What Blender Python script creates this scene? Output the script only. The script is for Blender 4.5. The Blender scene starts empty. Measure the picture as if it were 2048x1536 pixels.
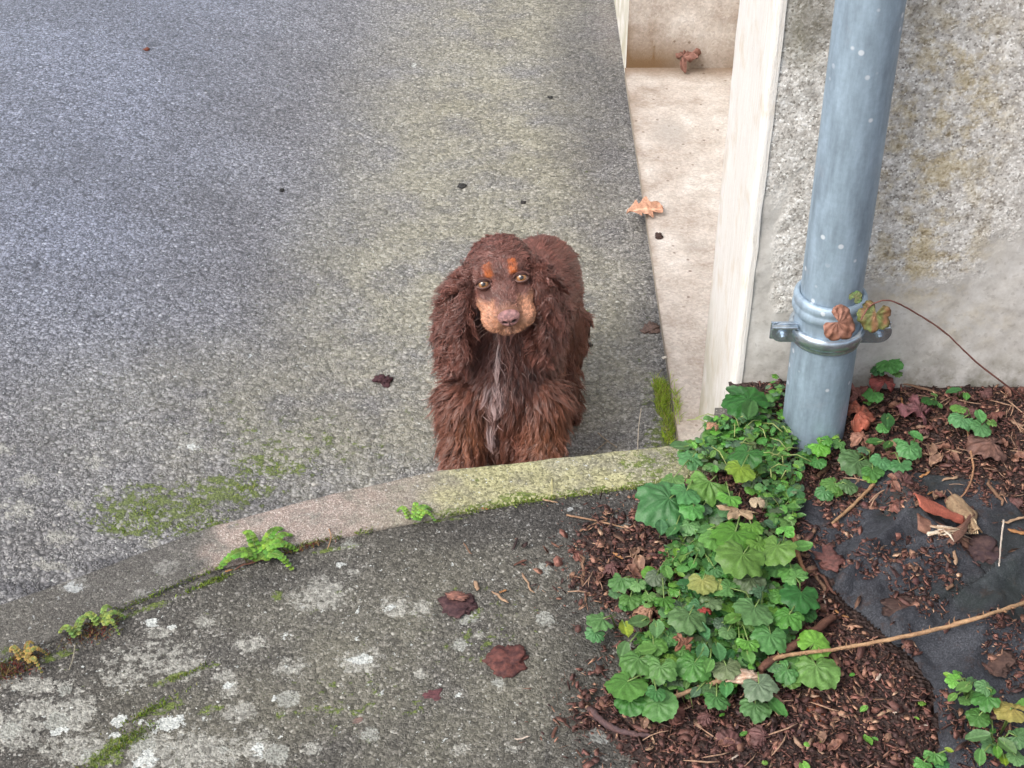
import bpy, bmesh, math, random
import numpy as np
from mathutils import Vector, Matrix
random.seed(7); rng = np.random.default_rng(7)
PI = math.pi
sc = bpy.context.scene
COL = sc.collection

# ------------------------------------------------------------------ camera
CH = 1.5; PITCH = math.radians(36.9); FPX = 2900.0
cam_d = bpy.data.cameras.new('camera'); cam = bpy.data.objects.new('camera', cam_d); COL.objects.link(cam)
cam.location = (0, 0, CH); cam.rotation_euler = (PI/2 - PITCH, 0, 0)
cam_d.sensor_width = 36; cam_d.lens = FPX/2048*36; cam_d.clip_start = .05; cam_d.clip_end = 500
sc.camera = cam
# ------------------------------------------------------------------ world, sun, exposure
SUN_EL, SUN_AZ = math.radians(58), math.radians(250)   # overcast: a wide soft sun, high on the left behind the photographer
w = bpy.data.worlds.new('World'); sc.world = w; w.use_nodes = True
nt = w.node_tree; nt.nodes.clear()
sky = nt.nodes.new('ShaderNodeTexSky'); sky.sky_type = 'NISHITA'; sky.sun_disc = False
sky.sun_elevation = SUN_EL; sky.sun_rotation = SUN_AZ; sky.dust_density = 5.0; sky.air_density = 1.0; sky.ozone_density = 1.0
hs = nt.nodes.new('ShaderNodeHueSaturation'); hs.inputs['Saturation'].default_value = .50
bg = nt.nodes.new('ShaderNodeBackground'); bg.inputs['Strength'].default_value = .13
wo = nt.nodes.new('ShaderNodeOutputWorld')
nt.links.new(sky.outputs[0], hs.inputs['Color']); nt.links.new(hs.outputs[0], bg.inputs['Color']); nt.links.new(bg.outputs[0], wo.inputs[0])
sd = bpy.data.lights.new('sun', 'SUN'); sd.energy = 1.0; sd.angle = math.radians(40); sd.color = (1, .97, .93)
sun = bpy.data.objects.new('sun', sd); COL.objects.link(sun)
_dir = Vector((-.72, -.55, 1.0)).normalized()
sun.rotation_euler = _dir.to_track_quat('Z', 'Y').to_euler()
sky.sun_elevation = math.asin(_dir.z); sky.sun_rotation = math.atan2(_dir.x, _dir.y)
sc.view_settings.view_transform = 'Standard'; sc.view_settings.look = 'None'
sc.view_settings.exposure = 0.80; sc.view_settings.gamma = 1.0
sc.render.engine = 'CYCLES'

# ------------------------------------------------------------------ pixel -> place helpers
cp, sp = math.cos(PITCH), math.sin(PITCH)
def ray(px, py):
    a = (px-1024)/FPX; b = (768-py)/FPX
    return np.array([a, cp + b*sp, -sp + b*cp])
def G(px, py, z=0.0):
    r = ray(px, py); t = (z-CH)/r[2]; return np.array([r[0]*t, r[1]*t, z])
def P(px, py, Y):
    r = ray(px, py); t = Y/r[1]; return np.array([r[0]*t, Y, CH+r[2]*t])
def depth(p): return p[1]*cp + (CH-p[2])*sp
def mpp(p): return depth(p)/FPX            # metres per photo pixel there

# ------------------------------------------------------------------ numpy noise
def _h(ix, iy, s):
    n = (ix*374761393 + iy*668265263 + s*974634777) & 0x7fffffff
    n = ((n ^ (n >> 13))*1274126177) & 0x7fffffff
    return ((n ^ (n >> 16)) & 0xffff)/65535.0
def vnoise(x, y, s=0):
    x = np.asarray(x, float); y = np.asarray(y, float)
    ix = np.floor(x).astype(np.int64); iy = np.floor(y).astype(np.int64); fx = x-ix; fy = y-iy
    fx = fx*fx*(3-2*fx); fy = fy*fy*(3-2*fy)
    a = _h(ix, iy, s)*(1-fx)+_h(ix+1, iy, s)*fx; b = _h(ix, iy+1, s)*(1-fx)+_h(ix+1, iy+1, s)*fx
    return a*(1-fy)+b*fy
def fbm(x, y, s=0, o=4):
    v = 0; a = .5; t = 0
    for k in range(o): v = v+a*vnoise(x*2**k, y*2**k, s+k*17); t += a; a *= .5
    return v/t
def smooth(t): t = np.clip(t, 0, 1); return t*t*(3-2*t)

# ------------------------------------------------------------------ object helpers
def tag(o, label=None, cat=None, group=None, kind=None):
    if label: o['label'] = label
    if cat: o['category'] = cat
    if group: o['group'] = group
    if kind: o['kind'] = kind
    return o
def empty(name, loc, label=None, cat=None, group=None):
    o = bpy.data.objects.new(name, None); COL.objects.link(o); o.location = tuple(loc); o.empty_display_size = .02
    return tag(o, label, cat, group)
def mesh(name, V, F, mat, parent=None, col=None, attrs=None, origin=None, smooth_=True, uv=None):
    """V (n,3) array in world coordinates, F list/array of faces. origin: where the object's own origin goes."""
    V = np.asarray(V, float); me = bpy.data.meshes.new(name)
    o_ = np.zeros(3) if origin is None else np.asarray(origin, float)
    base = o_
    if parent is not None: base = np.array(parent.location) + o_*0 if origin is None else o_
    Vl = V-base
    if isinstance(F, np.ndarray):
        n = len(F); k = F.shape[1]
        me.vertices.add(len(V)); me.vertices.foreach_set('co', Vl.astype(np.float32).ravel())
        me.loops.add(n*k); me.loops.foreach_set('vertex_index', F.astype(np.int32).ravel())
        me.polygons.add(n); me.polygons.foreach_set('loop_start', np.arange(0, n*k, k, dtype=np.int32))
        me.update(calc_edges=True)
    else:
        me.from_pydata(Vl.tolist(), [], [tuple(int(i) for i in f) for f in F]); me.update()
    if smooth_: me.polygons.foreach_set('use_smooth', np.ones(len(me.polygons), bool))
    if col is not None:
        a = me.color_attributes.new('Col', 'FLOAT_COLOR', 'POINT')
        c = np.ones((len(V), 4), np.float32); c[:, :3] = col; a.data.foreach_set('color', c.ravel())
    for k, v in (attrs or {}).items():
        a = me.attributes.new(k, 'FLOAT', 'POINT'); a.data.foreach_set('value', np.asarray(v, np.float32).ravel())
    if uv is not None:
        a = me.attributes.new('L', 'FLOAT_VECTOR', 'POINT'); a.data.foreach_set('vector', np.asarray(uv, np.float32).ravel())
    me.materials.append(mat); o = bpy.data.objects.new(name, me); COL.objects.link(o)
    if parent is not None:
        o.parent = parent; o.location = tuple(base-np.array(parent.location)) if origin is not None else (0, 0, 0)
        # nested parents keep local offsets small: parts share the thing's base
    else: o.location = tuple(o_)
    return o
class MB:
    def __init__(s): s.V = []; s.F = []; s.C = []; s.n = 0
    def add(s, V, F, C=(1, 1, 1)):
        V = np.asarray(V, float); s.V.append(V); s.F += [tuple(int(i)+s.n for i in f) for f in F]
        C = np.asarray(C, float); s.C.append(np.tile(C, (len(V), 1)) if C.ndim == 1 else C); s.n += len(V); return s
    def box(s, a, b, C=(1, 1, 1), seg=None):
        x0, y0, z0 = a; x1, y1, z1 = b
        V = [(x, y, z) for z in (z0, z1) for y in (y0, y1) for x in (x0, x1)]
        F = [(0, 2, 3, 1), (4, 5, 7, 6), (0, 1, 5, 4), (2, 6, 7, 3), (0, 4, 6, 2), (1, 3, 7, 5)]
        return s.add(V, F, C)
    def tube(s, pts, rad, n=8, C=(1, 1, 1), cap=True, bump=0, C2=None):
        pts = [np.asarray(p, float) for p in pts]; m = len(pts); rad = [rad]*m if np.isscalar(rad) else rad
        V = []; F = []; up = np.array([.13, .21, .97]); CC = []
        for i, p in enumerate(pts):
            t = pts[min(i+1, m-1)]-pts[max(i-1, 0)]; t = t/(np.linalg.norm(t)+1e-12)
            a = np.cross(t, up); a /= np.linalg.norm(a)+1e-12; b = np.cross(t, a); up = -b if False else up
            for k in range(n):
                th = 2*PI*k/n; r = rad[i]*(1+bump*(random.random()-.5)); V.append(p+r*(math.cos(th)*a+math.sin(th)*b))
                f = random.random(); CC.append(np.asarray(C)*(1-f)+np.asarray(C2 if C2 is not None else C)*f)
        for i in range(m-1):
            for k in range(n): F.append((i*n+k, i*n+(k+1) % n, (i+1)*n+(k+1) % n, (i+1)*n+k))
        if cap: F += [tuple(range(n-1, -1, -1)), tuple(range((m-1)*n, m*n))]
        return s.add(V, F, np.array(CC))
    def lathe(s, prof, cx, cy, n=64, lean=(0, 0), C=(1, 1, 1)):
        V = []; F = []; m = len(prof)
        for (r, z) in prof:
            for k in range(n):
                th = 2*PI*k/n; V.append((cx+lean[0]*z+r*math.cos(th), cy+lean[1]*z+r*math.sin(th), z))
        for i in range(m-1):
            for k in range(n): F.append((i*n+k, i*n+(k+1) % n, (i+1)*n+(k+1) % n, (i+1)*n+k))
        return s.add(V, F, C)
    def build(s, name, mat, parent=None, origin=None, smooth_=True):
        return mesh(name, np.concatenate(s.V), s.F, mat, parent, col=np.concatenate(s.C), origin=origin, smooth_=smooth_)
def bev(o, w=.003, seg=2):
    m = o.modifiers.new('bevel', 'BEVEL'); m.width = w; m.segments = seg; m.limit_method = 'ANGLE'; m.angle_limit = math.radians(40); return o
def grid(xs, ys, zf, keep=None):
    X, Y = np.meshgrid(xs, ys); nx, ny = len(xs), len(ys)
    Z = zf(X, Y); V = np.stack([X, Y, Z], -1).reshape(-1, 3)
    i = np.arange(nx-1)[None, :]+np.arange(ny-1)[:, None]*nx
    F = np.stack([i, i+1, i+1+nx, i+nx], -1).reshape(-1, 4)
    if keep is not None:
        c = V[F].mean(1); k = keep(c[:, 0], c[:, 1]); F = F[k]
        used = np.unique(F); mp = -np.ones(len(V), int); mp[used] = np.arange(len(used)); V = V[used]; F = mp[F]
    return V, F
def inpoly(x, y, poly):
    x = np.asarray(x); y = np.asarray(y); r = np.zeros(x.shape, bool); n = len(poly)
    for i in range(n):
        x0, y0 = poly[i][:2]; x1, y1 = poly[(i+1) % n][:2]
        c = ((y0 > y) != (y1 > y)) & (x < (x1-x0)*(y-y0)/((y1-y0)+1e-12)+x0); r ^= c
    return r
def blob(X, Y, spots, z=0.0):
    """soft stain mask: 1 in the middle of a spot, 0 at 1.6 radii. spots: (px,py,rx,ry[,rot deg[,weight]]) in photo pixels on plane z"""
    m = np.zeros(X.shape)
    for s_ in spots:
        px, py, rx, ry = s_[:4]; rot = math.radians(s_[4]) if len(s_) > 4 else 0; wt = s_[5] if len(s_) > 5 else 1
        zz = z(px, py) if callable(z) else z
        c = G(px, py, zz); k = mpp(c); ax = rx*k; r_ = ray(px, py); el = math.atan2(-r_[2], math.hypot(r_[0], r_[1])); ay = ry*k/math.sin(el)
        dx = X-c[0]; dy = Y-c[1]; u = dx*math.cos(rot)+dy*math.sin(rot); v = -dx*math.sin(rot)+dy*math.cos(rot)
        m = np.maximum(m, wt*np.clip(1.5-np.sqrt((u/ax)**2+(v/ay)**2), 0, 1))
    return m

# ------------------------------------------------------------------ material helpers
class NT:
    def __init__(s, name):
        s.m = bpy.data.materials.new(name); s.m.use_nodes = True; s.t = s.m.node_tree; s.t.nodes.clear()
        s.out = s.n('ShaderNodeOutputMaterial'); s.b = s.n('ShaderNodeBsdfPrincipled'); s.l(s.b.outputs[0], s.out.inputs[0])
        s.tc = s.n('ShaderNodeTexCoord').outputs['Object']
    def n(s, k, **kw):
        x = s.t.nodes.new(k)
        for a, b in kw.items(): setattr(x, a, b)
        return x
    def l(s, a, b): s.t.links.new(a, b)
    def set(s, sock, v):
        if isinstance(v, bpy.types.NodeSocket): s.l(v, sock)
        else:
            if sock.type == 'RGBA' and not np.isscalar(v) and len(v) == 3: v = (*v, 1)
            sock.default_value = v
    def attr(s, name, vec=False):
        a = s.n('ShaderNodeAttribute'); a.attribute_name = name; return a.outputs['Color'] if vec else a.outputs['Fac']
    def vor(s, scale, out='Color', rnd=1.0, feature='F1', vec=None):
        v = s.n('ShaderNodeTexVoronoi', feature=feature); v.inputs['Scale'].default_value = scale; v.inputs['Randomness'].default_value = rnd
        s.l(vec if vec is not None else s.tc, v.inputs['Vector']); return v.outputs[out]
    def noise(s, scale, detail=3, rough=.55, vec=None, dist=0, out='Fac'):
        v = s.n('ShaderNodeTexNoise'); v.inputs['Scale'].default_value = scale; v.inputs['Detail'].default_value = detail
        v.inputs['Roughness'].default_value = rough; v.inputs['Distortion'].default_value = dist
        s.l(vec if vec is not None else s.tc, v.inputs['Vector']); return v.outputs[out]
    def mapv(s, scale, vec=None):
        v = s.n('ShaderNodeMapping'); v.inputs['Scale'].default_value = scale; s.l(vec if vec is not None else s.tc, v.inputs['Vector']); return v.outputs[0]
    def math(s, op, a, b=0.0, clamp=False):
        v = s.n('ShaderNodeMath', operation=op); v.use_clamp = clamp; s.set(v.inputs[0], a); s.set(v.inputs[1], b); return v.outputs[0]
    def ramp(s, fac, stops, interp='LINEAR'):
        v = s.n('ShaderNodeValToRGB'); cr = v.color_ramp; cr.interpolation = interp
        while len(cr.elements) < len(stops): cr.elements.new(.5)
        for e, (p, c) in zip(cr.elements, stops): e.position = p; e.color = (*c, 1) if not np.isscalar(c) else (c, c, c, 1)
        s.set(v.inputs[0], fac); return v.outputs[0]
    def mix(s, f, a, b, mode='MIX'):
        v = s.n('ShaderNodeMix', data_type='RGBA', blend_type=mode); s.set(v.inputs[0], f); s.set(v.inputs[6], a); s.set(v.inputs[7], b); return v.outputs[2]
    def step(s, x, lo, hi):
        v = s.n('ShaderNodeMapRange', interpolation_type='SMOOTHSTEP'); s.set(v.inputs[0], x); v.inputs[1].default_value = lo; v.inputs[2].default_value = hi; return v.outputs[0]
    def bw(s, c):
        v = s.n('ShaderNodeSeparateColor'); s.l(c, v.inputs[0]); return v.outputs[0]
    def bump(s, h, dist, strength=1.0):
        v = s.n('ShaderNodeBump'); v.inputs['Distance'].default_value = dist; v.inputs['Strength'].default_value = strength
        s.set(v.inputs['Height'], h); s.l(v.outputs[0], s.b.inputs['Normal']); return v
    def base(s, c, rough=.7, spec=.4):
        s.set(s.b.inputs['Base Color'], c); s.set(s.b.inputs['Roughness'], rough); s.b.inputs['Specular IOR Level'].default_value = spec; return s

def asphalt(name, cell, tones, rough, gapdark=.35, bumpd=.0018, spec=.5, spots=0):
    s = NT(name)
    wob = s.noise(90, 2, out='Color'); vadd = s.n('ShaderNodeVectorMath', operation='MULTIPLY_ADD')
    s.l(wob, vadd.inputs[0]); vadd.inputs[1].default_value = (.006, .006, .006); s.l(s.tc, vadd.inputs[2]); wv = vadd.outputs[0]
    c1 = s.bw(s.vor(1/cell, vec=wv)); d1 = s.vor(1/cell, 'Distance', vec=wv)
    c2 = s.bw(s.vor(1/(cell*.45), vec=wv)); d2 = s.vor(1/(cell*.45), 'Distance', vec=wv)
    use2 = s.step(s.noise(1/(cell*1.6), 1), .42, .6)
    cc = s.n('ShaderNodeMix', data_type='FLOAT'); s.set(cc.inputs[0], use2); s.set(cc.inputs[2], c1); s.set(cc.inputs[3], c2)
    dd = s.n('ShaderNodeMix', data_type='FLOAT'); s.set(dd.inputs[0], use2); s.set(dd.inputs[2], d1); s.set(dd.inputs[3], d2)
    colr = s.ramp(cc.outputs[0], tones)
    gap = s.step(dd.outputs[0], .38, .72)
    big = s.noise(2.2, 4, .6); colr = s.mix(s.step(big, .35, .7), colr, s.mix(1.0, colr, (.72, .70, .68), 'MULTIPLY'))
    colr = s.mix(s.math('MULTIPLY', gap, gapdark), colr, (.018, .017, .016))
    fine = s.noise(900, 2); colr = s.mix(.35, colr, s.mix(1.0, colr, s.ramp(fine, [(.3, .55), (.7, 1.4)]), 'MULTIPLY'))
    al = s.attr('algae'); al = s.math('MULTIPLY', al, s.step(s.noise(6, 5, .65), .25, .62))
    algc = s.ramp(c1, [(0, (.15, .145, .10)), (.5, (.30, .287, .205)), (1, (.43, .41, .31))])
    algc = s.mix(s.step(s.attr('algae'), 1.0, 1.6), algc, s.mix(1.0, algc, (1.22, 1.22, .86), 'MULTIPLY'))
    colr = s.mix(s.math('MULTIPLY', al, .85, True), colr, algc)
    li = s.step(s.math('ADD', s.attr('lichen'), s.math('MULTIPLY', s.math('SUBTRACT', s.noise(85, 5, .72), .5), 4.2)), .52, .68)
    lcol = s.ramp(s.noise(140, 3, .7), [(.3, (.16, .155, .135)), (.48, (.34, .335, .30)), (.7, (.56, .555, .50))])
    colr = s.mix(s.math('MULTIPLY', li, s.ramp(c1, [(.1, .35), (.5, .8)])), colr, lcol)
    if spots:   # small scattered lichen rosettes
        sd_ = s.vor(17, 'Distance', vec=wv); sr_ = s.bw(s.vor(17, vec=wv)); q = s.math('SUBTRACT', s.math('MULTIPLY', s.step(sr_, .5, 1.0), .34), sd_)
        q = s.step(s.math('ADD', q, s.math('MULTIPLY', s.math('SUBTRACT', s.noise(120, 4, .7), .5), .34)), .0, .05)
        colr = s.mix(s.math('MULTIPLY', q, spots), colr, s.ramp(s.noise(240, 2), [(.35, (.17, .17, .15)), (.6, (.42, .43, .39))]))
    lw = s.step(s.math('ADD', s.attr('lichen_white'), s.math('MULTIPLY', s.math('SUBTRACT', s.noise(95, 4, .7), .5), 3.6)), .52, .62)
    colr = s.mix(lw, colr, s.ramp(s.noise(200, 2), [(.3, (.30, .32, .31)), (.6, (.60, .62, .59))]))
    mo = s.step(s.math('ADD', s.attr('moss'), s.math('MULTIPLY', s.math('SUBTRACT', s.noise(45, 5, .75), .5), 3.6)), .50, .80)
    mcol = s.ramp(s.noise(230, 3, .7), [(.3, (.05, .07, .018)), (.5, (.13, .18, .035)), (.72, (.28, .34, .08))])
    keepstone = s.step(c1, .60, .68)
    mo = s.math('MULTIPLY', mo, s.math('SUBTRACT', 1.0, s.math('MULTIPLY', keepstone, .8)))
    colr = s.mix(s.math('MULTIPLY', mo, .85), colr, mcol)
    da = s.attr('damp_shade'); sky_tint = s.math('MULTIPLY', s.attr('wet'), .95); colr = s.mix(sky_tint, colr, s.mix(1.0, colr, (.84, .93, 1.20), 'MULTIPLY'))  # blue of the sky's reflection painted into the stone colour
    colr = s.mix(s.math('MULTIPLY', da, .75), colr, s.mix(1.0, colr, (.42, .42, .46), 'MULTIPLY'))
    pk = s.attr('pink'); colr = s.mix(s.math('MULTIPLY', pk, s.step(s.noise(30, 4, .7), .25, .6)), colr, s.ramp(c2, [(0, (.24, .175, .15)), (.7, (.42, .33, .29)), (1, (.68, .60, .54))]))
    rr = s.ramp(s.noise(3.0, 3), [(.3, rough-.08), (.7, rough+.12)])
    s.base(colr, rr, spec)
    s.l(s.math('MULTIPLY', s.attr('wet'), .9), s.b.inputs['Coat Weight']); s.b.inputs['Coat Roughness'].default_value = .24
    h = s.math('SUBTRACT', s.math('MULTIPLY', cc.outputs[0], .25), s.math('MULTIPLY', dd.outputs[0], 1.0))
    h = s.math('ADD', h, s.math('MULTIPLY', s.noise(1300, 2), .18)); h = s.math('ADD', h, s.math('MULTIPLY', mo, s.noise(500, 2)))
    s.bump(h, bumpd); return s.m

T_drive = [(0, (.10, .10, .105)), (.3, (.20, .20, .205)), (.6, (.30, .298, .303)), (.85, (.42, .417, .42)), (.93, (.36, .355, .35)), (.975, (.50, .49, .48)), (1, (.60, .59, .57))]
T_path = [(0, (.045, .042, .038)), (.3, (.086, .081, .073)), (.6, (.135, .128, .114)), (.88, (.20, .19, .173)), (.95, (.30, .29, .27)), (1, (.45, .44, .41))]
T_kerb = [(0, (.11, .105, .095)), (.4, (.19, .182, .165)), (.8, (.27, .26, .235)), (.95, (.38, .37, .33)), (1, (.58, .56, .5))]
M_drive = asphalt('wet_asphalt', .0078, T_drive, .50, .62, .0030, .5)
M_path = asphalt('old_asphalt', .0048, T_path, .70, .5, .0022, .4, .75)
M_kerb = asphalt('kerb_concrete', .0036, T_kerb, .75, .30, .0012, .3)

def vcol(name, rough=.6, spec=.4, nscale=200, namp=.3, bumpd=0, bscale=300, transl=0, coat=0):
    s = NT(name); c = s.attr('Col', True)
    if namp: c = s.mix(1.0, c, s.ramp(s.noise(nscale, 3, .65), [(.25, 1-namp), (.75, 1+namp)]), 'MULTIPLY')
    s.base(c, rough, spec)
    if bumpd: s.bump(s.noise(bscale, 3, .7), bumpd)
    if coat: s.b.inputs['Coat Weight'].default_value = coat; s.b.inputs['Coat Roughness'].default_value = .25
    if transl:
        t = s.n('ShaderNodeBsdfTranslucent'); s.l(c, t.inputs[0]); mx = s.n('ShaderNodeMixShader'); mx.inputs[0].default_value = transl
        s.l(s.b.outputs[0], mx.inputs[1]); s.l(t.outputs[0], mx.inputs[2]); s.l(mx.outputs[0], s.out.inputs[0])
    return s.m
M_leaf = vcol('leaf_green', .42, .45, 350, .22, .0006, 420, .22)
M_dry = vcol('dry_leaf', .6, .35, 180, .3, .0008, 260, .15)
M_wood = vcol('weathered_wood', .7, .3, 260, .35, .0008, 500)
M_chip = vcol('bark_mulch', .62, .4, 300, .35, .0006, 600)
M_moss = vcol('moss_fibre', .8, .2, 100, .2, 0, 0, .2)
M_fur = vcol('fur_strands', .42, .5, 60, .12)
M_skin = vcol('short_coat', .6, .3, 240, .15, .0006, 500)

def m_soil():
    s = NT('mulch_soil'); n1 = s.noise(70, 5, .7); c = s.ramp(n1, [(.3, (.018, .011, .011)), (.5, (.05, .031, .028)), (.7, (.10, .062, .052))])
    v = s.bw(s.vor(160)); c = s.mix(.5, c, s.ramp(v, [(0, (.012, .008, .008)), (.7, (.05, .031, .027)), (.95, (.10, .06, .048))]))
    s.base(c, .7, .35); s.bump(s.math('ADD', n1, s.vor(160, 'Distance')), .006); return s.m
M_soil = m_soil()
def m_fabric():
    s = NT('weed_fabric'); n = s.noise(420, 4, .75); big = s.noise(14, 4, .6)
    c = s.ramp(n, [(.3, (.018, .020, .025)), (.5, (.042, .045, .054)), (.64, (.085, .09, .105)), (.78, (.18, .18, .20))])
    c = s.mix(s.step(big, .45, .65), c, s.mix(1.0, c, (.55, .53, .55), 'MULTIPLY'))
    dirt = s.step(s.noise(38, 5, .7), .56, .66); c = s.mix(s.math('MULTIPLY', dirt, .6), c, (.045, .028, .024))
    grn = s.step(s.noise(8, 3), .5, .7); c = s.mix(s.math('MULTIPLY', grn, .35), c, (.028, .045, .036))
    s.base(c, .75, .3); s.bump(s.math('ADD', s.math('MULTIPLY', n, .5), s.noise(120, 3)), .0022); return s.m
M_fabric = m_fabric()
def m_wall():
    s = NT('rough_render')
    wv = s.n('ShaderNodeVectorMath', operation='MULTIPLY_ADD'); s.l(s.noise(70, 2, out='Color'), wv.inputs[0]); wv.inputs[1].default_value = (.008,)*3; s.l(s.tc, wv.inputs[2]); wv = wv.outputs[0]
    v = s.bw(s.vor(210, vec=wv)); d = s.vor(210, 'Distance', vec=wv); bl = s.noise(42, 7, .78); v = s.math('ADD', s.math('MULTIPLY', v, .38), s.math('MULTIPLY', s.step(bl, .34, .66), .62))
    rough_c = s.ramp(v, [(.05, (.25, .23, .205)), (.25, (.44, .415, .385)), (.5, (.60, .575, .54)), (.75, (.72, .70, .67)), (.92, (.88, .87, .85))])
    gap = s.step(d, .45, .8); rough_c = s.mix(s.math('MULTIPLY', gap, .16), rough_c, (.14, .125, .11))
    smooth_c = s.ramp(s.noise(22, 7, .75), [(.3, (.38, .36, .335)), (.5, (.53, .51, .48)), (.72, (.66, .65, .63))])
    speck = s.step(s.bw(s.vor(210)), .93, .95); smooth_c = s.mix(s.math('MULTIPLY', speck, .22), smooth_c, (.2, .18, .16))
    # where the render is worn rough: attribute from the script, broken up
    rgh = s.step(s.math('ADD', s.attr('rough'), s.math('MULTIPLY', s.math('SUBTRACT', s.noise(11, 5, .7), .5), 1.4)), .35, .65)
    grit = s.bw(s.vor(330)); rough_c = s.mix(s.math('MULTIPLY', s.step(grit, .90, .93), .8), rough_c, (.92, .91, .88)); rough_c = s.mix(s.math('MULTIPLY', s.step(grit, .09, .06), .6), rough_c, (.13, .12, .10))
    c = s.mix(rgh, smooth_c, rough_c)
    och = s.math('MULTIPLY', s.attr('ochre'), s.step(s.noise(20, 5, .7), .44, .60)); c = s.mix(s.math('MULTIPLY', och, .65), c, s.ramp(v, [(0, (.27, .20, .09)), (.5, (.50, .40, .21)), (1, (.72, .64, .44))]))
    gr = s.math('MULTIPLY', s.attr('green'), s.step(s.noise(14, 5, .7), .35, .6)); c = s.mix(s.math('MULTIPLY', gr, .7), c, (.13, .12, .07))
    dk = s.step(s.math('ADD', s.attr('dark'), s.math('MULTIPLY', s.math('SUBTRACT', s.noise(22, 4, .7), .5), 1.0)), .4, .8); c = s.mix(s.math('MULTIPLY', dk, .38), c, (.14, .13, .115))
    s.base(c, .85, .2)
    h = s.math('MULTIPLY', s.math('SUBTRACT', 1.0, d), s.math('ADD', s.math('MULTIPLY', rgh, .9), .1)); h = s.math('ADD', s.math('MULTIPLY', h, .5), s.math('MULTIPLY', bl, s.math('ADD', s.math('MULTIPLY', rgh, 1.8), .25)))
    s.bump(h, .0013); return s.m
M_wall = m_wall()
def m_pink():
    s = NT('stained_concrete'); n = s.noise(9, 5, .65)
    c = s.ramp(n, [(.28, (.31, .255, .21)), (.42, (.42, .37, .33)), (.55, (.50, .455, .415)), (.72, (.60, .57, .54))])
    v = s.bw(s.vor(180)); c = s.mix(.35, c, s.mix(1.0, c, s.ramp(v, [(0, .6), (.5, 1.0), (1, 1.45)]), 'MULTIPLY'))
    pit = s.step(s.bw(s.vor(70)), .955, .965); pd = s.step(s.vor(70, 'Distance'), .35, .2); c = s.mix(s.math('MULTIPLY', s.math('MULTIPLY', pit, pd), .7), c, (.12, .08, .06))
    c = s.mix(s.math('MULTIPLY', s.attr('dirt'), 1.0, True), c, (.17, .105, .055)); c = s.mix(s.math('MULTIPLY', s.attr('grey'), .45), c, (.30, .28, .26))
    c = s.mix(s.math('MULTIPLY', s.attr('green'), .6), c, (.19, .19, .08))
    s.base(c, .8, .25); s.bump(s.math('ADD', s.noise(240, 4, .7), s.math('MULTIPLY', v, .4)), .0016); return s.m
M_pink = m_pink()
def m_paint():
    s = NT('flaking_white_paint'); vv = s.mapv((60, 60, 3)); st = s.noise(4, 5, .7, vec=vv); n = s.noise(16, 4, .6)
    c = s.ramp(st, [(.25, (.66, .61, .55)), (.45, (.78, .75, .71)), (.7, (.86, .85, .83))])
    c = s.mix(s.step(n, .5, .75), c, s.mix(1.0, c, (.90, .84, .76), 'MULTIPLY'))
    fl = s.step(s.noise(7, 3, .8, vec=s.mapv((90, 90, 9))), .66, .7); c = s.mix(s.math('MULTIPLY', fl, .6), c, (.28, .24, .20))
    lowz = s.n('ShaderNodeSeparateXYZ'); s.l(s.tc, lowz.inputs[0]); lz = s.math('MULTIPLY', s.step(lowz.outputs[2], .12, -.28), s.step(s.noise(12, 4), .3, .6)); c = s.mix(s.math('MULTIPLY', lz, .55), c, (.36, .33, .17))
    s.base(c, .7, .3); s.bump(s.math('ADD', st, s.math('MULTIPLY', s.noise(300, 2), .3)), .003); return s.m
M_paint = m_paint()
def m_zinc(name, base, rough, metal, spots=True):
    s = NT(name); n = s.noise(10, 5, .6, vec=s.mapv((6, 6, 1.2))); n2 = s.noise(130, 3, .6)
    c = s.ramp(n, [(.32, tuple(.76*b for b in base)), (.68, tuple(1.22*b for b in base))]); c = s.mix(.25, c, s.mix(1.0, c, s.ramp(n2, [(.3, .75), (.7, 1.3)]), 'MULTIPLY'))
    if spots:
        sp_ = s.step(s.math('ADD', s.bw(s.vor(75)), s.math('MULTIPLY', s.noise(7, 2), .18)), 1.03, 1.05); dd = s.step(s.vor(75, 'Distance'), .38, .22); k = s.math('MULTIPLY', sp_, dd)
        c = s.mix(k, c, (.62, .68, .74))
        ox = s.step(s.noise(24, 5, .7), .56, .72); c = s.mix(s.math('MULTIPLY', ox, .4), c, (.34, .39, .46))
    s.base(c, rough, .5); s.b.inputs['Metallic'].default_value = metal; s.bump(n2, .0004); return s.m
M_zinc = m_zinc('galvanised_zinc', (.30, .39, .475), .50, .30)
M_zinc2 = m_zinc('bright_galvanised', (.52, .60, .68), .27, .85, False)
M_zinc3 = m_zinc('dull_galvanised', (.34, .40, .50), .38, .6, False)

# ------------------------------------------------------------------ ground heights
DZ = -.32
def drive_z(X, Y):
    return DZ + .17*smooth((-.15-X)/1.3) + .004*(vnoise(X*3, Y*3, 5)-.5)
def drive_plane(px, py):
    z = DZ
    for _ in range(6):
        g = G(px, py, z); z = float(drive_z(np.array(g[0]), np.array(g[1])))
    return z
def GD(px, py): return G(px, py, drive_plane(px, py))
ko = np.array([G(*p) for p in [(0, 1213), (220, 1132), (430, 1053), (650, 993), (880, 943), (1120, 918), (1350, 893)]])
ki = np.array([G(*p) for p in [(0, 1335), (220, 1232), (430, 1142), (620, 1090), (800, 1052), (1040, 1008), (1280, 976)]])
ko = np.vstack([[-4, -1.6, 0], [-2.2, .28, 0], [-1.25, 1.10, 0], ko, [.45, 1.845, 0]])
ki = np.vstack([[-3.9, -1.75, 0], [-2.1, .15, 0], [-1.22, .98, 0], ki, [.45, 1.76, 0]])
def koY(x): return np.interp(x, ko[:, 0], ko[:, 1])
def kiY(x): return np.interp(x, ki[:, 0], ki[:, 1])
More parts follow.
